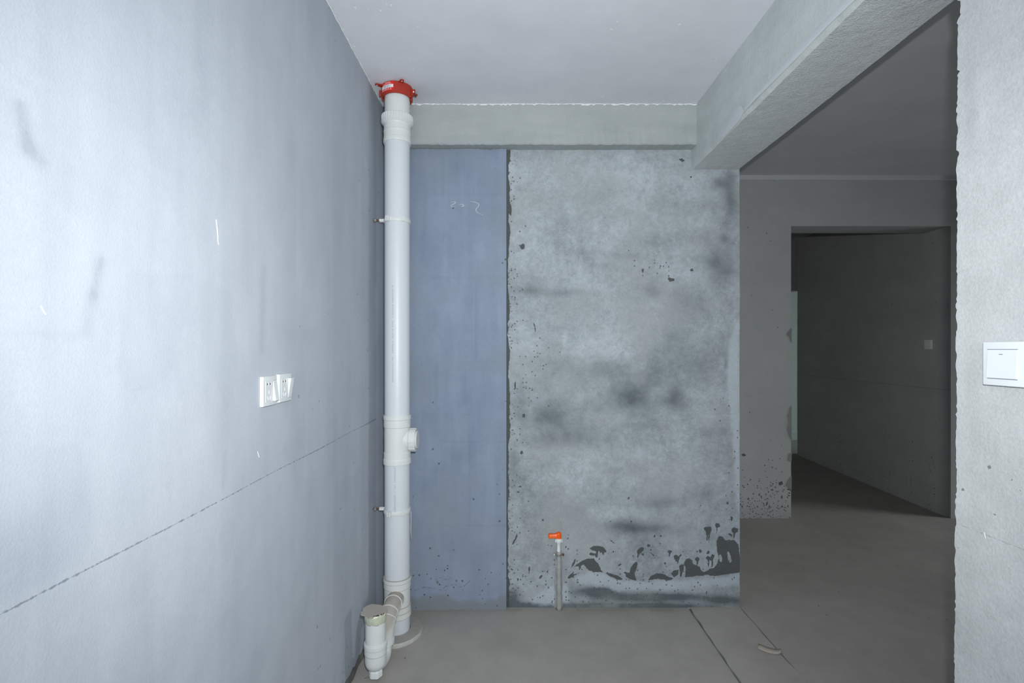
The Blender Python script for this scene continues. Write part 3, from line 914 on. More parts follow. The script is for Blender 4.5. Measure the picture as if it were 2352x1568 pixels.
# passage beyond the doorway
AX, AY, BX, BY = 3.765, YF + 0.02, 3.915, 6.73
L = math.hypot(BX - AX, BY - AY)
dirp = ((BX - AX) / L, (BY - AY) / L, 0)
wall_passage = structure(grid('wall_passage', (BX, BY, 0), (-dirp[0], -dirp[1], 0), (0, 0, 1), L, ZH, 0.02, M['passage'],
                              {'tone': lambda u, v: -0.2 * np.exp(-(v / 0.10) ** 2) + 0.1 * (vnoise(u, v, 3, 81) - 0.5),
                               'speck': lambda u, v: 0.015 + 0.12 * np.exp(-(v / 0.4) ** 2),
                               'level': lambda u, v: (v - 1.10) * 100, 'levelw': lambda u, v: 0.35 + 0 * u}, depth=0.12, relief=0.002, seed=71),
                         'unlit bare wall of the passage beyond the doorway')
structure(obj('wall_end', boxes((1.2, 7.05, 7.84, 7.98, 0, ZH)), M['door']), 'pale green painted end wall glimpsed past the doorway')
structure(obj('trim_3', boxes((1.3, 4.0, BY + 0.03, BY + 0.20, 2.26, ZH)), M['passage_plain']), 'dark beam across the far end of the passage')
structure(obj('baseboard_end', boxes((1.3, 7.0, 7.825, 7.842, 0.0, 0.13), bevel=0.003), M['door']))
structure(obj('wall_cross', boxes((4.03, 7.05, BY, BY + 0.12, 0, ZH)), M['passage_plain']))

# closing walls out of view, with openings for the daylight and the added kitchen fill
structure(obj('wall_front', boxes((XL - 0.1, -0.65, Y0 - 0.14, Y0, 0, ZC), (0.75, 7.1, Y0 - 0.14, Y0, 0, ZH), (-0.65, 0.75, Y0 - 0.14, Y0, 0, 0.95),
                                  (-0.65, 0.75, Y0 - 0.14, Y0, 2.25, ZC)), M['hall_plain']))
structure(obj('wall_hall', boxes((7.0, 7.14, Y0, 2.6, 0, ZH), (7.0, 7.14, 3.8, 6.9, 0, ZH), (7.0, 7.14, 7.8, 8.0, 0, ZH), (7.0, 7.14, 6.9, 7.8, 2.0, ZH), (7.0, 7.14, 2.6, 3.8, 0, 0.2), (7.0, 7.14, 2.6, 3.8, 2.3, ZH)), M['hall_plain']))
structure(obj('wall_side', boxes((1.2, 1.32, YB + 0.2, YF, 0, ZH), (1.2, 1.32, YF + 0.2, 8.0, 0, ZH)), M['hall_plain']))

# ------------------------------------------------------------------ drain stack
PX, PY, PR = -0.5855, 2.530, 0.0638
stack = thing('drain_pipe', 'tall white plastic drain pipe in the corner with a trap at its foot', 'pipe', (PX, PY, 0))
def tube(name, r, z0, z1, mat, parent=stack):
    return obj(name, lathe([(r - 0.003, z0), (r, z0), (r, z1), (r - 0.003, z1)]), mat, parent, sharp=40)
tube('pipe_section', PR, 2.60, 2.794, M['pvc_cream'])
upper = tube('pipe_section', PR, 1.09, 2.53, M['pvc'])
lower = tube('pipe_section', PR, 0.26, 0.89, M['pvc'])
tube('pipe_section', PR, 0.012, 0.11, M['pvc'])
# expansion coupling with a ribbed nut
def ribs(a, h, r):
    return 1.0 - (0.030 if (math.sin(a * 30) > 0.55 and 2.618 < h < 2.650) else 0.0)
cp = obj('coupling', lathe([(PR, 2.506), (0.0685, 2.506), (0.0700, 2.512), (0.0700, 2.528), (0.0680, 2.530), (0.0680, 2.556), (0.0692, 2.560), (0.0692, 2.566), (0.0680, 2.570),
                            (0.0680, 2.596), (0.072, 2.606)]), M['pvc_cream'], stack, sharp=12)
obj('ribbed_nut', lathe([(0.066, 2.597), (0.074, 2.604), (0.0805, 2.611), (0.0810, 2.619), (0.0805, 2.6195), (0.0805, 2.644), (0.078, 2.6465), (PR, 2.6465)], seg=240, wob=ribs), M['pvc_cream'], cp, sharp=30)
# access tee
tee = obj('access_tee', lathe([(PR, 0.868), (0.0690, 0.868), (0.0700, 0.871), (0.0700, 0.893), (0.0682, 0.897), (0.0676, 0.899), (0.0676, 0.926), (0.0648, 0.930),
                               (0.0648, 1.055), (0.0676, 1.058), (0.0676, 1.094), (0.0700, 1.097), (0.0700, 1.114), (0.0690, 1.117), (PR, 1.117)]), M['pvc_cream'], stack, sharp=12)
RX = Matrix.Rotation(math.radians(90), 4, 'Y')
CZ = 0.989
obj('branch', lathe([(0.052, 0.0), (0.052, 0.062), (0.056, 0.066), (0.056, 0.072)], (0, 0, CZ), RX), M['pvc_cream'], tee, sharp=40)
def capw(a, h, r):
    return 1.0 + (0.035 if (math.cos(a * 8) > 0.80 and r > 0.05) else 0.0)
obj('cleanout_cap', lathe([(0.054, 0.064), (0.0580, 0.066), (0.0585, 0.090), (0.0590, 0.094), (0.0560, 0.0985), (0.050, 0.0985), (0.049, 0.094), (0.046, 0.094), (0.046, 0.103), (0.043, 0.1055)],
                          (0, 0, CZ), RX, seg=160, wob=capw), M['pvc_cream'], tee, sharp=30)
# wye fitting at the foot
wye = obj('wye_fitting', lathe([(PR, 0.090), (0.0690, 0.090), (0.0706, 0.094), (0.0706, 0.118), (0.0685, 0.121), (0.0685, 0.146), (0.0655, 0.150), (0.0655, 0.236), (0.0680, 0.240), (0.0680, 0.268),
                                (0.0706, 0.272), (0.0706, 0.288), (0.069, 0.291), (PR, 0.291)]), M['pvc_dusty'], stack, sharp=12)
def ring_path(p, t, r, wd, bm):
    t = Vector(t).normalized()
    m = Vector((0, 0, 1)).rotation_difference(t).to_matrix().to_4x4()
    revolve(bm, [(r - 0.004, -wd), (r + 0.0028, -wd), (r + 0.0028, wd), (r - 0.004, wd)], p, m, 40)
rel = lambda x, y, z: (x - PX, y - PY, z)
ctrl = [rel(-0.583, 2.500, 0.190), rel(-0.580, 2.450, 0.201), rel(-0.580, 2.400, 0.203), rel(-0.584, 2.350, 0.192), rel(-0.588, 2.312, 0.165), rel(-0.590, 2.296, 0.130), rel(-0.590, 2.292, 0.085)]
pth = spline(ctrl, 6)
nseg = len(pth)
rads = [0.0425] * nseg
branch = obj('branch_elbow', sweep(bmesh.new(), pth, rads, 36), M['pvc_dusty'], stack, True)
for k, w_ in ((10, 0.0022), (17, 0.0022), (21, 0.0016), (None, 0.010)):
    bm = bmesh.new()
    if k is None:
        ring_path(Vector(rel(-0.590, 2.293, 0.098)), (0, 0, 1), 0.0425, w_, bm)
    else:
        ring_path(pth[k], pth[k + 1] - pth[k - 1], 0.0425, w_, bm)
    lips = obj('socket_lip', bm, M['pvc_cream'], branch, sharp=40)
# u-bend and trap cup
ub = spline([rel(-0.590, 2.290, 0.100), rel(-0.590, 2.286, 0.065), rel(-0.590, 2.262, 0.045), rel(-0.593, 2.215, 0.050), rel(-0.595, 2.180, 0.070)], 6)
obj('trap_bend', sweep(bmesh.new(), ub, 0.0345, 30), M['pvc_cream'], stack, True)
tx, ty, _ = rel(-0.595, 2.160, 0)
hemi = [(0.0455 * math.sin(a), 0.092 - 0.046 * math.cos(a)) for a in [math.pi / 2 * k / 9 for k in range(1, 10)]]
cup = obj('trap_cup', lathe([(0.001, 0.046)] + hemi + [(0.0455, 0.122), (0.0478, 0.127), (0.0478, 0.150), (0.0492, 0.153), (0.0492, 0.168), (0.0480, 0.172), (0.0435, 0.172)], (tx, ty, 0)), M['pvc_cream'], stack, sharp=12)
obj('inlet_pipe', lathe([(0.040, 0.165), (0.0435, 0.165), (0.0435, 0.303), (0.04, 0.303)], (tx, ty, 0)), M['pvc_cream'], cup, sharp=40)
def gl(a, h, r):
    return 1.0 + 0.02 * math.sin(a * 7 + h * 300) + 0.012 * math.sin(a * 17 + 2)
g = obj('glue_smear', lathe([(0.0432, 0.262), (0.0448, 0.266), (0.0462, 0.280), (0.0468, 0.294), (0.0475, 0.303), (0.042, 0.304)], (tx, ty, 0), seg=64, wob=gl), M['glue'], cup, True)
g['label'] = 'shiny yellowish glue smeared around the pipe end'
bm = bmesh.new()
outl = []
for i in range(40):
    a = 2 * math.pi * i / 40
    r = 0.0535 + 0.003 * math.sin(3 * a + 1) + 0.0015 * math.sin(7 * a)
    if 3.3 < a < 3.9:
        r += 0.006
    if -0.2 < a - 4.2 < 0.25 or 5.0 < a < 5.6:
        r -= 0.006
    outl.append((r * math.cos(a), r * math.sin(a)))
lo = [bm.verts.new((tx - 0.006 + x, ty + y, 0.303 - 0.06 * x)) for x, y in outl]
hi = [bm.verts.new((tx - 0.006 + x, ty + y, 0.308 - 0.06 * x)) for x, y in outl]
for i in range(40):
    j = (i + 1) % 40
    bm.faces.new((lo[i], lo[j], hi[j], hi[i]))
bm.faces.new(lo)
bm.faces.new(hi)
c = obj('pipe_cap', bm, M['dust'], cup)
c['label'] = 'dusty brown disc glued over the pipe end'
bm = bmesh.new()
for (x, y, r) in ((0.020, -0.042, 0.004), (0.027, -0.037, 0.0050), (0.012, -0.045, 0.003), (0.039, -0.028, 0.004), (0.046, -0.020, 0.003)):
    revolve(bm, [(r, 0.3078 - 0.06 * x), (r * 0.6, 0.3095 - 0.06 * x)], (tx - 0.006 + x, ty + y, 0), None, 8)
obj('glue_drop', bm, M['black'], cup)
def hexw(a, h, r):
    return 1.0 + 0.05 * math.cos(6 * a)
obj('drain_plug', lathe([(0.0265, 0.022), (0.0285, 0.024), (0.0285, 0.046), (0.027, 0.050), (0.02, 0.060)], (tx, ty, 0), seg=72, wob=hexw), M['pvc_cream'], cup, sharp=30)
# pipe clamps bolted to the left wall
for zc, ang in ((2.110, -28), (0.628, -20)):
    cl = obj('pipe_clamp', lathe([(PR - 0.001, zc - 0.0105), (0.0672, zc - 0.0105), (0.0678, zc - 0.009), (0.0678, zc + 0.009), (0.0672, zc + 0.0105), (PR - 0.001, zc + 0.0105)]), M['pvc_cream'], stack, sharp=40)
    bm = bmesh.new()
    for da, ww in ((-0.07, 0.0085), (0.09, 0.0085)):
        a = math.radians(-90 + ang) + da
        t = bmesh.new()
        box(t, -ww / 2, ww / 2, -0.008, 0.008, -0.0135, 0.0135, 0.0015)
        bmesh.ops.transform(t, matrix=Matrix.Translation((0.0735 * math.cos(a), 0.0735 * math.sin(a), zc)) @ Matrix.Rotation(a + math.pi / 2, 4, 'Z'), verts=t.verts[:])
        me = bpy.data.meshes.new('tmp')
        t.to_mesh(me)
        t.free()
        bm.from_mesh(me)
        bpy.data.meshes.remove(me)
    obj('clamp_buckle', bm, M['pvc_cream'], cl)
    a = math.radians(-90 + 38)
    t = bmesh.new()
    box(t, -0.006, 0.006, -0.0025, 0.0035, -0.0105, 0.0105, 0.001)
    bmesh.ops.transform(t, matrix=Matrix.Translation((0.068 * math.cos(a), 0.068 * math.sin(a), zc)) @ Matrix.Rotation(a + math.pi / 2, 4, 'Z'), verts=t.verts[:])
    obj('clamp_rib', t, M['pvc_cream'], cl)
    LX = Matrix.Rotation(math.radians(-90), 4, 'Y')
    zb = zc + 0.006
    obj('clamp_socket', lathe([(0.0085, 0.064), (0.0095, 0.070), (0.0095, 0.090), (0.008, 0.092)], (0, 0, zb), LX, 6), M['pvc_cream'], cl)
    obj('wall_bolt', lathe([(0.0048, 0.088), (0.0048, 0.1255)], (0, 0, zb), LX, 16), M['rust'], cl, sharp=40)
    obj('bolt_nut', lathe([(0.005, 0.106), (0.010, 0.1065), (0.010, 0.1135), (0.0072, 0.115), (0.0115, 0.1155), (0.0115, 0.118), (0.005, 0.1185)], (0, 0, zb), LX, 6), M['steel'], cl)
# loose strip of the clamp hanging down beside the pipe
obj('hanging_strip', sweep(bmesh.new(), [(PR + 0.004, 0.01, 0.615), (PR + 0.0045, 0.01, 0.58), (PR + 0.0035, 0.01, 0.53), (PR + 0.005, 0.01, 0.478)], 0.0016, 6), M['pvc_cream'], stack, True)
# printing that runs down the pipe
def pipe_print(body, size, z_top, ang0, mat, parent):
    me = text_mesh(body, size, 0.0001)
    co = np.empty(len(me.vertices) * 3)
    me.vertices.foreach_get('co', co)
    co = co.reshape(-1, 3)
    w_ = co[:, 0].max()
    zz = z_top - (co[:, 0] + w_)
    a = math.radians(ang0) + (co[:, 1]) / PR
    rr = PR + 0.0003 + (co[:, 2] > 0) * 0.0002
    out = np.stack([rr * np.cos(a), rr * np.sin(a), zz], -1)
    me.vertices.foreach_set('co', out.ravel())
    me.update()
    return link('pipe_print', me, mat, parent)
# ang -90 faces the camera
p1 = pipe_print('AL HONYAREIN  EIXI/UPVC-U   25x10L 4m WTEE : KYRBA6BL9    GPx 1:10 DOWNWARD', 0.0125, 1.775, -98, M['print'], upper)
p1['label'] = 'line of pale grey lettering printed down the pipe'
p2 = pipe_print('AHONYAR2.2   GPx . 1:1 DOWNWARDS', 0.0125, 0.862, -88, M['print'], lower)

# ------------------------------------------------------------------ red fire collar round the pipe top
col = thing('fire_collar', 'red steel fire-stop collar around the top of the drain pipe at the ceiling', 'collar', (PX, PY, 2.735))
def cz(z):
    return z - 2.735
def half(a0, a1, r, z0, z1, th, n=40, flange=True):
    bm = bmesh.new()
    prof = [(r - th, z0), (r, z0 + 0.003), (r, z1), (r - th, z1)] if not flange else [(PR + 0.003, z0), (r - 0.006, z0), (r, z0 + 0.006), (r, z1), (r - th, z1), (r - th, z0 + 0.007), (PR + 0.003, z0 + 0.005)]
    rows = []
    for i in range(n + 1):
        a = math.radians(a0 + (a1 - a0) * i / n)
        rows.append([bm.verts.new((rr * math.cos(a), rr * math.sin(a), z)) for rr, z in prof])
    m = len(prof)
    for p, q in zip(rows, rows[1:]):
        for k in range(m):
            bm.faces.new((p[k], q[k], q[(k + 1) % m], p[(k + 1) % m]))
    bm.faces.new(rows[0])
    bm.faces.new(rows[-1])
    return bm
RC = 0.0800
obj('collar_half', half(-170, -14, RC, cz(2.737), cz(2.7915), 0.003), M['red'], col, sharp=35)
obj('collar_half', half(-8, 184, RC - 0.0015, cz(2.732), cz(2.7915), 0.003), M['red'], col, sharp=35)
def lug(ang, length, wd, bend=0.0):
    bm = bmesh.new()
    pts = [(RC - 0.004, -wd * 0.85), (RC + length * 0.55, -wd * 0.55)]
    for k in range(7):
        t = -math.pi / 2 + math.pi * k / 6
        pts.append((RC + length * 0.72 + wd * 0.55 * math.cos(t), wd * 0.55 * math.sin(t)))
    pts += [(RC + length * 0.55, wd * 0.55), (RC - 0.004, wd * 0.85)]
    lo = [bm.verts.new((x, y, cz(2.785))) for x, y in pts]
    hi = [bm.verts.new((x, y, cz(2.788))) for x, y in pts]
    n = len(pts)
    for i in range(n):
        j = (i + 1) % n
        bm.faces.new((lo[i], lo[j], hi[j], hi[i]))
    bm.faces.new(lo)
    bm.faces.new(hi)
    revolve(bm, [(0.006, cz(2.7835)), (0.0062, cz(2.785))], (RC + length * 0.7, 0, 0), None, 14)
    bmesh.ops.rotate(bm, cent=(0, 0, 0), matrix=Matrix.Rotation(math.radians(ang), 3, 'Z'), verts=bm.verts[:])
    return bm
def lughole(parent, ang, length):
    a = math.radians(ang)
    obj('bolt_hole', lathe([(0.0035, cz(2.7825)), (0.0035, cz(2.7832))], ((RC + length * 0.7) * math.cos(a), (RC + length * 0.7) * math.sin(a), 0), None, 12), M['putty'], parent)
for ang, ln in ((-150, 0.034), (-64, 0.028), (30, 0.026)):
    lg = obj('fixing_lug', lug(ang, ln, 0.018), M['red'], col)
    lughole(lg, ang, ln)
def ear(ang, parent, wd=0.020):
    bm = bmesh.new()
    box(bm, RC - 0.003, RC + wd, -0.0022, 0.0022, cz(2.747), cz(2.778), 0.0015)
    bmesh.ops.rotate(bm, cent=(0, 0, 0), matrix=Matrix.Rotation(math.radians(ang), 3, 'Z'), verts=bm.verts[:])
    return obj('clamp_ear', bm, M['red'], parent)
e1 = ear(-14, col)
ear(-8, col, 0.016)
ear(190, col, 0.010)
ear(184, col, 0.010)
m_ = Matrix.Rotation(math.radians(-14), 4, 'Z') @ Matrix.Rotation(math.radians(90), 4, 'X')
a = math.radians(-14)
ctr = ((RC + 0.012) * math.cos(a), (RC + 0.012) * math.sin(a), cz(2.764))
obj('ear_hole', lathe([(0.004, 0.002), (0.004, 0.0032)], ctr, m_, 12), M['putty'], e1)
bm = bmesh.new()
ctr2 = ((RC + 0.019) * math.cos(a), (RC + 0.019) * math.sin(a), cz(2.748))
revolve(bm, [(0.0022, -0.016), (0.0022, 0.016)], ctr2, m_, 10)
revolve(bm, [(0.0062, 0.004), (0.0062, 0.009)], ctr2, m_, 6)
revolve(bm, [(0.0062, -0.009), (0.0062, -0.004)], ctr2, m_, 6)
obj('clamp_bolt', bm, M['rust'], col)
# sticker
def patch(a0, a1, z0, z1, r, n=24):
    bm = bmesh.new()
    rows = []
    for i in range(n + 1):
        a = math.radians(a0 + (a1 - a0) * i / n)
        rows.append([bm.verts.new((rr * math.cos(a), rr * math.sin(a), cz(z))) for rr, z in ((r - 0.0006, z0), (r, z0), (r, z1), (r - 0.0006, z1))])
    for p, q in zip(rows, rows[1:]):
        for k in range(4):
            bm.faces.new((p[k], q[k], q[(k + 1) % 4], p[(k + 1) % 4]))
    bm.faces.new(rows[0])
    bm.faces.new(rows[-1])
    return bm
st = obj('sticker', patch(-146, -90, 2.7445, 2.7895, RC + 0.0006), M['label_red'], col, sharp=30)
obj('sticker_panel', patch(-145.5, -91, 2.7590, 2.7745, RC + 0.0009), M['white'], st, sharp=30)
def wrap_text(body, size, ac, zc_, mat, parent, name, sx=1.0):
    me = text_mesh(body, size, 0.00005)
    co = np.empty(len(me.vertices) * 3)
    me.vertices.foreach_get('co', co)
    co = co.reshape(-1, 3)
    a = math.radians(ac) + co[:, 0] * sx / RC
    rr = RC + 0.0011 + (co[:, 2] > 0) * 0.0002
    out = np.stack([rr * np.cos(a), rr * np.sin(a), cz(zc_) + co[:, 1]], -1)
    me.vertices.foreach_set('co', out.ravel())
    me.update()
    return link(name, me, mat, parent)
wrap_text('\u533a \u56de \u56de \u5927 \u8ba4', 0.0112, -119, 2.7515, M['white'], st, 'sticker_lettering', 0.92)
wrap_text('\u4e2d \u6587 \u533a \u5927 \u8ba4 \u56de \u5927', 0.0062, -117, 2.7782, M['white'], st, 'sticker_lettering')
wrap_text('\u96f6 \u56de \u533a \u56de', 0.0062, -113, 2.7842, M['white'], st, 'sticker_lettering')
wrap_text('\u533a\u56de\u5927\u8ba4\u56de\u533a\u5927', 0.0050, -117, 2.7695, M['print_dark'], st, 'sticker_lettering')
wrap_text('\u56de\u533a\u5927\u8ba4\u56de\u533a\u5927\u56de', 0.0050, -114, 2.7640, M['print_dark'], st, 'sticker_lettering')

# ------------------------------------------------------------------ concrete ring on the floor round the pipe foot
bm = bmesh.new()
n = 72
prof = [(1.0, -0.004), (1.0, 0.0155), (0.985, 0.0195), (0.80, 0.0205), (0.50, 0.0200), (0.47, -0.004)]
rows = []
for i in range(n):
    a = 2 * math.pi * i / n
    rr = 0.134 + 0.0025 * math.sin(3 * a) + random.uniform(-0.0012, 0.0012)
    ring = []
    for k, (f_, z) in enumerate(prof):
        x = rr * f_ * math.cos(a) + (0.0045 if k >= 4 else 0)
        y = rr * f_ * math.sin(a) + (0.006 if k >= 4 else 0)
        x = max(x, -0.1155)
        ring.append(bm.verts.new((x, y, z + (random.uniform(-0.0012, 0.0012) if 0 < k < 4 else 0))))
    rows.append(ring)
for i in range(n):
    p, q = rows[i], rows[(i + 1) % n]
    for k in range(6):
        bm.faces.new((p[k], q[k], q[(k + 1) % 6], p[(k + 1) % 6])).material_index = 1 if k in (2, 3) else 0
ringo = obj('concrete_ring', bm, [M['concrete'], M['ring_top']], None, sharp=35)
ringo.location = (-0.590, 2.524, 0)
ringo['label'] = 'rough grey concrete ring on the floor around the drain pipe foot'
ringo['category'] = 'pipe base'

# ------------------------------------------------------------------ water stub with orange stop valve
VX, VY = 0.2655, 2.748
val = thing('stop_valve', 'white stop valve with an orange lever on a grey riser pipe by the back wall', 'valve', (VX, VY, 0))
def rwob(a, h, r):
    return 1.0 + 0.05 * math.sin(a * 3 + h * 40) + 0.04 * math.sin(a * 5 - h * 95)
obj('riser_pipe', lathe([(0.0175, 0.0), (0.0150, 0.02), (0.0142, 0.06), (0.0134, 0.12), (0.0130, 0.18), (0.0124, 0.24), (0.0120, 0.30), (0.0120, 0.326), (0.010, 0.327)], (0.002, 0, 0), seg=24, wob=rwob), M['riser'], val, True)
# lumps of mortar behind the riser
bm = bmesh.new()
rows = []
for i in range(30):
    z = 0.002 + i * 0.0107
    hw = 0.0155 - 0.004 * i / 30 + random.uniform(-0.002, 0.003)
    rows.append([bm.verts.new((x, y, z)) for x, y in ((-hw - 0.006, 0.0215), (-hw * 0.8, 0.010), (0.0, 0.006), (hw * 0.9, 0.010), (hw + 0.008, 0.0215))])
for p, q in zip(rows, rows[1:]):
    for k in range(4):
        bm.faces.new((p[k], q[k], q[k + 1], p[k + 1]))
obj('mortar_bed', bm, M['riser'], val, True)
body = obj('valve_body', lathe([(0.0105, 0.326), (0.0105, 0.330), (0.0095, 0.332), (0.0095, 0.362), (0.0125, 0.372), (0.0190, 0.382), (0.0200, 0.388), (0.0185, 0.394), (0.0125, 0.397), (0.0120, 0.402)], seg=40), M['valve'], val, sharp=35)
for s_ in (-1, 1):
    obj('valve_wing', boxes((s_ * 0.0185 - 0.0025, s_ * 0.0185 + 0.0025, -0.007, 0.007, 0.377, 0.393), bevel=0.001), M['valve'], body)
# orange lever: dome over the spindle with a flat handle to the left
bm = lathe([(0.010, 0.399), (0.0140, 0.399), (0.0146, 0.402), (0.0146, 0.420), (0.0135, 0.427), (0.0100, 0.4315), (0.005, 0.4335), (0.0005, 0.434)], seg=32)
hd = obj('lever', bm, M['orange'], val, sharp=45)
bm = bmesh.new()
pts = [(-0.008, 0.4015, 0.0105, 0.4265), (-0.024, 0.4025, 0.0090, 0.4240), (-0.040, 0.4020, 0.0100, 0.4235), (-0.0545, 0.4015, 0.0105, 0.4230), (-0.0568, 0.4040, 0.0090, 0.4205)]
rows = []
for (x, z0, hy, z1) in pts:
    rows.append([bm.verts.new(p) for p in ((x, -hy, z0), (x, -hy, z1 - 0.003), (x, -hy + 0.003, z1), (x, hy - 0.003, z1), (x, hy, z1 - 0.003), (x, hy, z0))])
for p, q in zip(rows, rows[1:]):
    for k in range(6):
        bm.faces.new((p[k], q[k], q[(k + 1) % 6], p[(k + 1) % 6]))
bm.faces.new(rows[0])
bm.faces.new(rows[-1])
obj('lever_handle', bm, M['orange'], hd, sharp=50)
# sheet-metal clip
bm = bmesh.new()
arc = [(0.0135 * math.cos(t), 0.0135 * math.sin(t) - 0.001) for t in [math.radians(180 + 180 * k / 16) for k in range(17)]]
arc = [(-0.027, 0.012), (-0.0245, 0.004), (-0.019, 0.002)] + arc + [(0.019, 0.002), (0.0245, 0.004), (0.027, 0.012)]
rows = [[bm.verts.new((x * s_, y * s_, z)) for s_, z in ((1.0, 0.302), (1.08, 0.302), (1.08, 0.312), (1.0, 0.312))] for x, y in arc]
for p, q in zip(rows, rows[1:]):
    for k in range(4):
        bm.faces.new((p[k], q[k], q[(k + 1) % 4], p[(k + 1) % 4]))
bm.faces.new(rows[0])
bm.faces.new(rows[-1])
cl = obj('pipe_clip', bm, M['steel'], val, sharp=40)
FY = Matrix.Rotation(math.radians(90), 4, 'X')
for s_, rr, mt in ((-1, 0.0042, M['putty']), (1, 0.0060, M['rust'])):
    obj('clip_screw', lathe([(rr, 0.0), (rr, 0.003), (rr * 0.6, 0.005)], (s_ * 0.0255, -0.004, 0.309), FY, 12), mt, cl, sharp=40)

# ------------------------------------------------------------------ sockets and switches
def rocker(x0, x1, z0, z1, y0, dtop, dbot):
    """tilting key: proud by dtop at the top, dbot at the foot"""
    bm = bmesh.new()
    vsx = []
    for z, d in ((z0, dbot), (z1, dtop)):
        for x in (x0, x1):
            vsx.append((bm.verts.new((x, y0, z)), bm.verts.new((x, y0 - d, z))))
    (a0, a1), (b0, b1), (c0, c1), (d0, d1) = vsx
    for f in ((a0, b0, d0, c0), (a1, b1, d1, c1), (a0, a1, b1, b0), (c0, c1, d1, d0), (a0, a1, c1, c0), (b0, b1, d1, d0)):
        bm.faces.new(f)
    bmesh.ops.recalc_face_normals(bm, faces=bm.faces[:])
    bmesh.ops.bevel(bm, geom=bm.edges[:], offset=0.0007, segments=2, affect='EDGES')
    return bm
FR = Matrix.Rotation(math.radians(90), 4, 'X')
def slot(x, z, hw, hh, ang=0.0, y=0.0):
    bm = bmesh.new()
    box(bm, -hw, hw, y - 0.0007, y + 0.002, -hh, hh, min(hw, hh) * 0.5)
    bmesh.ops.rotate(bm, cent=(0, 0, 0), matrix=Matrix.Rotation(ang, 3, 'Y'), verts=bm.verts[:])
    bmesh.ops.translate(bm, vec=(x, 0, z), verts=bm.verts[:])
    return bm
TH = 0.0105
def plate(root, W, H, inset=0.006):
    """dished face plate with rounded edges"""
    bm = bmesh.new()
    box(bm, -W / 2, W / 2, -TH, 0.0, -H / 2, H / 2, 0.0022, 3)
    return obj('face_plate', bm, M['switch'], root, sharp=50)
def socket(loc, label, dtop, dbot, roll):
    t = thing('wall_socket', label, 'socket', loc, math.radians(90), None)
    t.rotation_euler = (roll, 0, math.radians(90))
    W, H = 0.081, 0.0855
    plate(t, W, H)
    obj('insert_panel', boxes((-0.028, 0.0145, -TH - 0.0008, -TH + 0.001, -0.031, 0.031), bevel=0.0004), M['switch'], t)
    obj('groove', boxes((-0.0315, -0.0300, -TH - 0.0002, -TH + 0.001, -0.031, 0.031)), M['print'], t)
    y = -TH - 0.0008
    for x in (-0.0175, -0.0010):
        r = obj('socket_hole', slot(x, 0.0205, 0.0024, 0.0032, 0, y), M['hole'], t)
        obj('hole_rim', slot(x + 0.0042, 0.0203, 0.0013, 0.0046, 0, y), M['white'], r)
    obj('socket_hole', slot(-0.0085, -0.0035, 0.0016, 0.0052, 0, y), M['white'], t)
    obj('socket_hole', slot(-0.0155, -0.0195, 0.0014, 0.0052, math.radians(-24), y), M['white'], t)
    obj('socket_hole', slot(-0.0018, -0.0195, 0.0014, 0.0052, math.radians(24), y), M['white'], t)
    k = obj('rocker', rocker(0.0165, 0.0385, -0.031, 0.0285, -TH + 0.0005, dtop, dbot), M['switch'], t, sharp=50)
    obj('indicator', boxes((0.026, 0.031, -TH - dtop - 0.0004, -TH - dtop + 0.0012, 0.0225, 0.0238)), M['print'], k)
    for z in (0.0290, -0.0328):
        obj('rocker_slot', boxes((0.0165, 0.0385, -TH - 0.0004, -TH + 0.001, z, z + 0.0012)), M['print'], t)
    bm = bmesh.new()
    for i, h in enumerate((0.0016, 0.0011, 0.0013, 0.0011, 0.0017, 0.0012)):
        box(bm, -0.004 + i * 0.0022, -0.0026 + i * 0.0022, -TH - 0.0003, -TH + 0.0005, -0.0375, -0.0375 + h)
    obj('maker_mark', bm, M['print'], t)
    return t
socket((XL + 0.0005, 1.4275, 1.3350), 'white wall socket with its rocker pressed in at the top, nearer the camera', 0.0012, 0.0095, 0.0)
socket((XL + 0.0005, 1.5255, 1.3365), 'white wall socket with its rocker sticking out at the top, nearer the corner', 0.0100, 0.0012, 0.0)

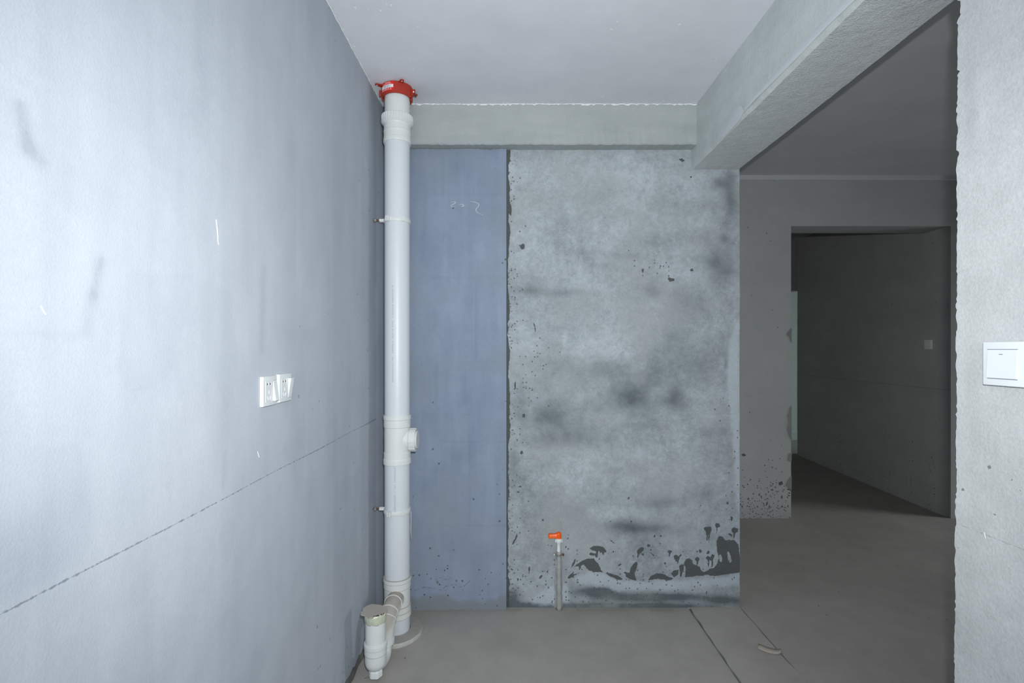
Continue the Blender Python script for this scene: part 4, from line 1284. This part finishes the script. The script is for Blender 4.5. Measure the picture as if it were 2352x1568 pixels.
sw = thing('light_switch', 'large white one-rocker light switch on the pale wall end at right', 'switch', (XR - 0.0015, 0.957, 1.4278), math.radians(-90))
plate(sw, 0.086, 0.0865)
k = obj('rocker', rocker(-0.0325, 0.0265, -0.0285, 0.0275, -TH + 0.001, 0.0012, 0.0042), M['switch'], sw, sharp=50)
obj('indicator', boxes((-0.0085, -0.0010, -TH - 0.0012, -TH + 0.001, 0.0180, 0.0194), bevel=0.0003), M['print_dark'], k)
for z in (0.0278, -0.0300):
    obj('rocker_slot', boxes((-0.0325, 0.0265, -TH - 0.0004, -TH + 0.001, z, z + 0.0012)), M['print_dark'], sw)

fs = thing('light_switch', 'small pale switch on the dark passage wall beyond the doorway', 'switch', (3.7745, 4.444, 1.493), math.radians(-90) - math.atan2(BX - AX, BY - AY))
plate(fs, 0.086, 0.086).data.materials[0] = M['white']
obj('rocker', rocker(-0.030, 0.030, -0.030, 0.030, -TH + 0.001, 0.004, 0.0015), M['white'], fs)

# ------------------------------------------------------------------ scraps on the floor
def fl(x, y, z=0.0):
    s = (y - 800.0) / (EYE - z)
    return Vector(((x - 1174.0) / s, F / s, z))
bm = bmesh.new()
A, B = fl(1741, 1486), fl(1794, 1502)
side = Vector((-(B - A).y, (B - A).x, 0)).normalized()
rows = []
for i in range(11):
    t = i / 10
    p = A.lerp(B, t) - side * 0.009 * math.sin(math.pi * t)
    z = 0.0060 + 0.008 * max(0, t - 0.6) ** 2 / 0.16
    hw = 0.023 if 0 < i < 10 else 0.020
    rows.append([bm.verts.new((p.x + side.x * q, p.y + side.y * q, z + dz)) for q, dz in ((-hw, 0), (hw, 0.0005), (hw, 0.002), (0, 0.0035), (-hw, 0.0015))])
for p, q in zip(rows, rows[1:]):
    for k in range(5):
        bm.faces.new((p[k], q[k], q[(k + 1) % 5], p[(k + 1) % 5]))
bm.faces.new(rows[0])
bm.faces.new(rows[-1])
sc = obj('card_strip', bm, M['strip'], None, True)
sc['label'] = 'curved tan scrap strip lying on the floor joint'
sc['category'] = 'scrap'
q = fl(841, 1560)
o = obj('wire_scrap', sweep(bmesh.new(), spline([(q.x - 0.006, q.y - 0.004, 0.003), (q.x - 0.002, q.y + 0.008, 0.004), (q.x + 0.005, q.y + 0.006, 0.006), (q.x + 0.003, q.y - 0.006, 0.003)], 4), 0.0016, 6), M['steel'], None, True)
o['label'] = 'tiny bent wire scrap on the floor left of the trap'
o['category'] = 'scrap'
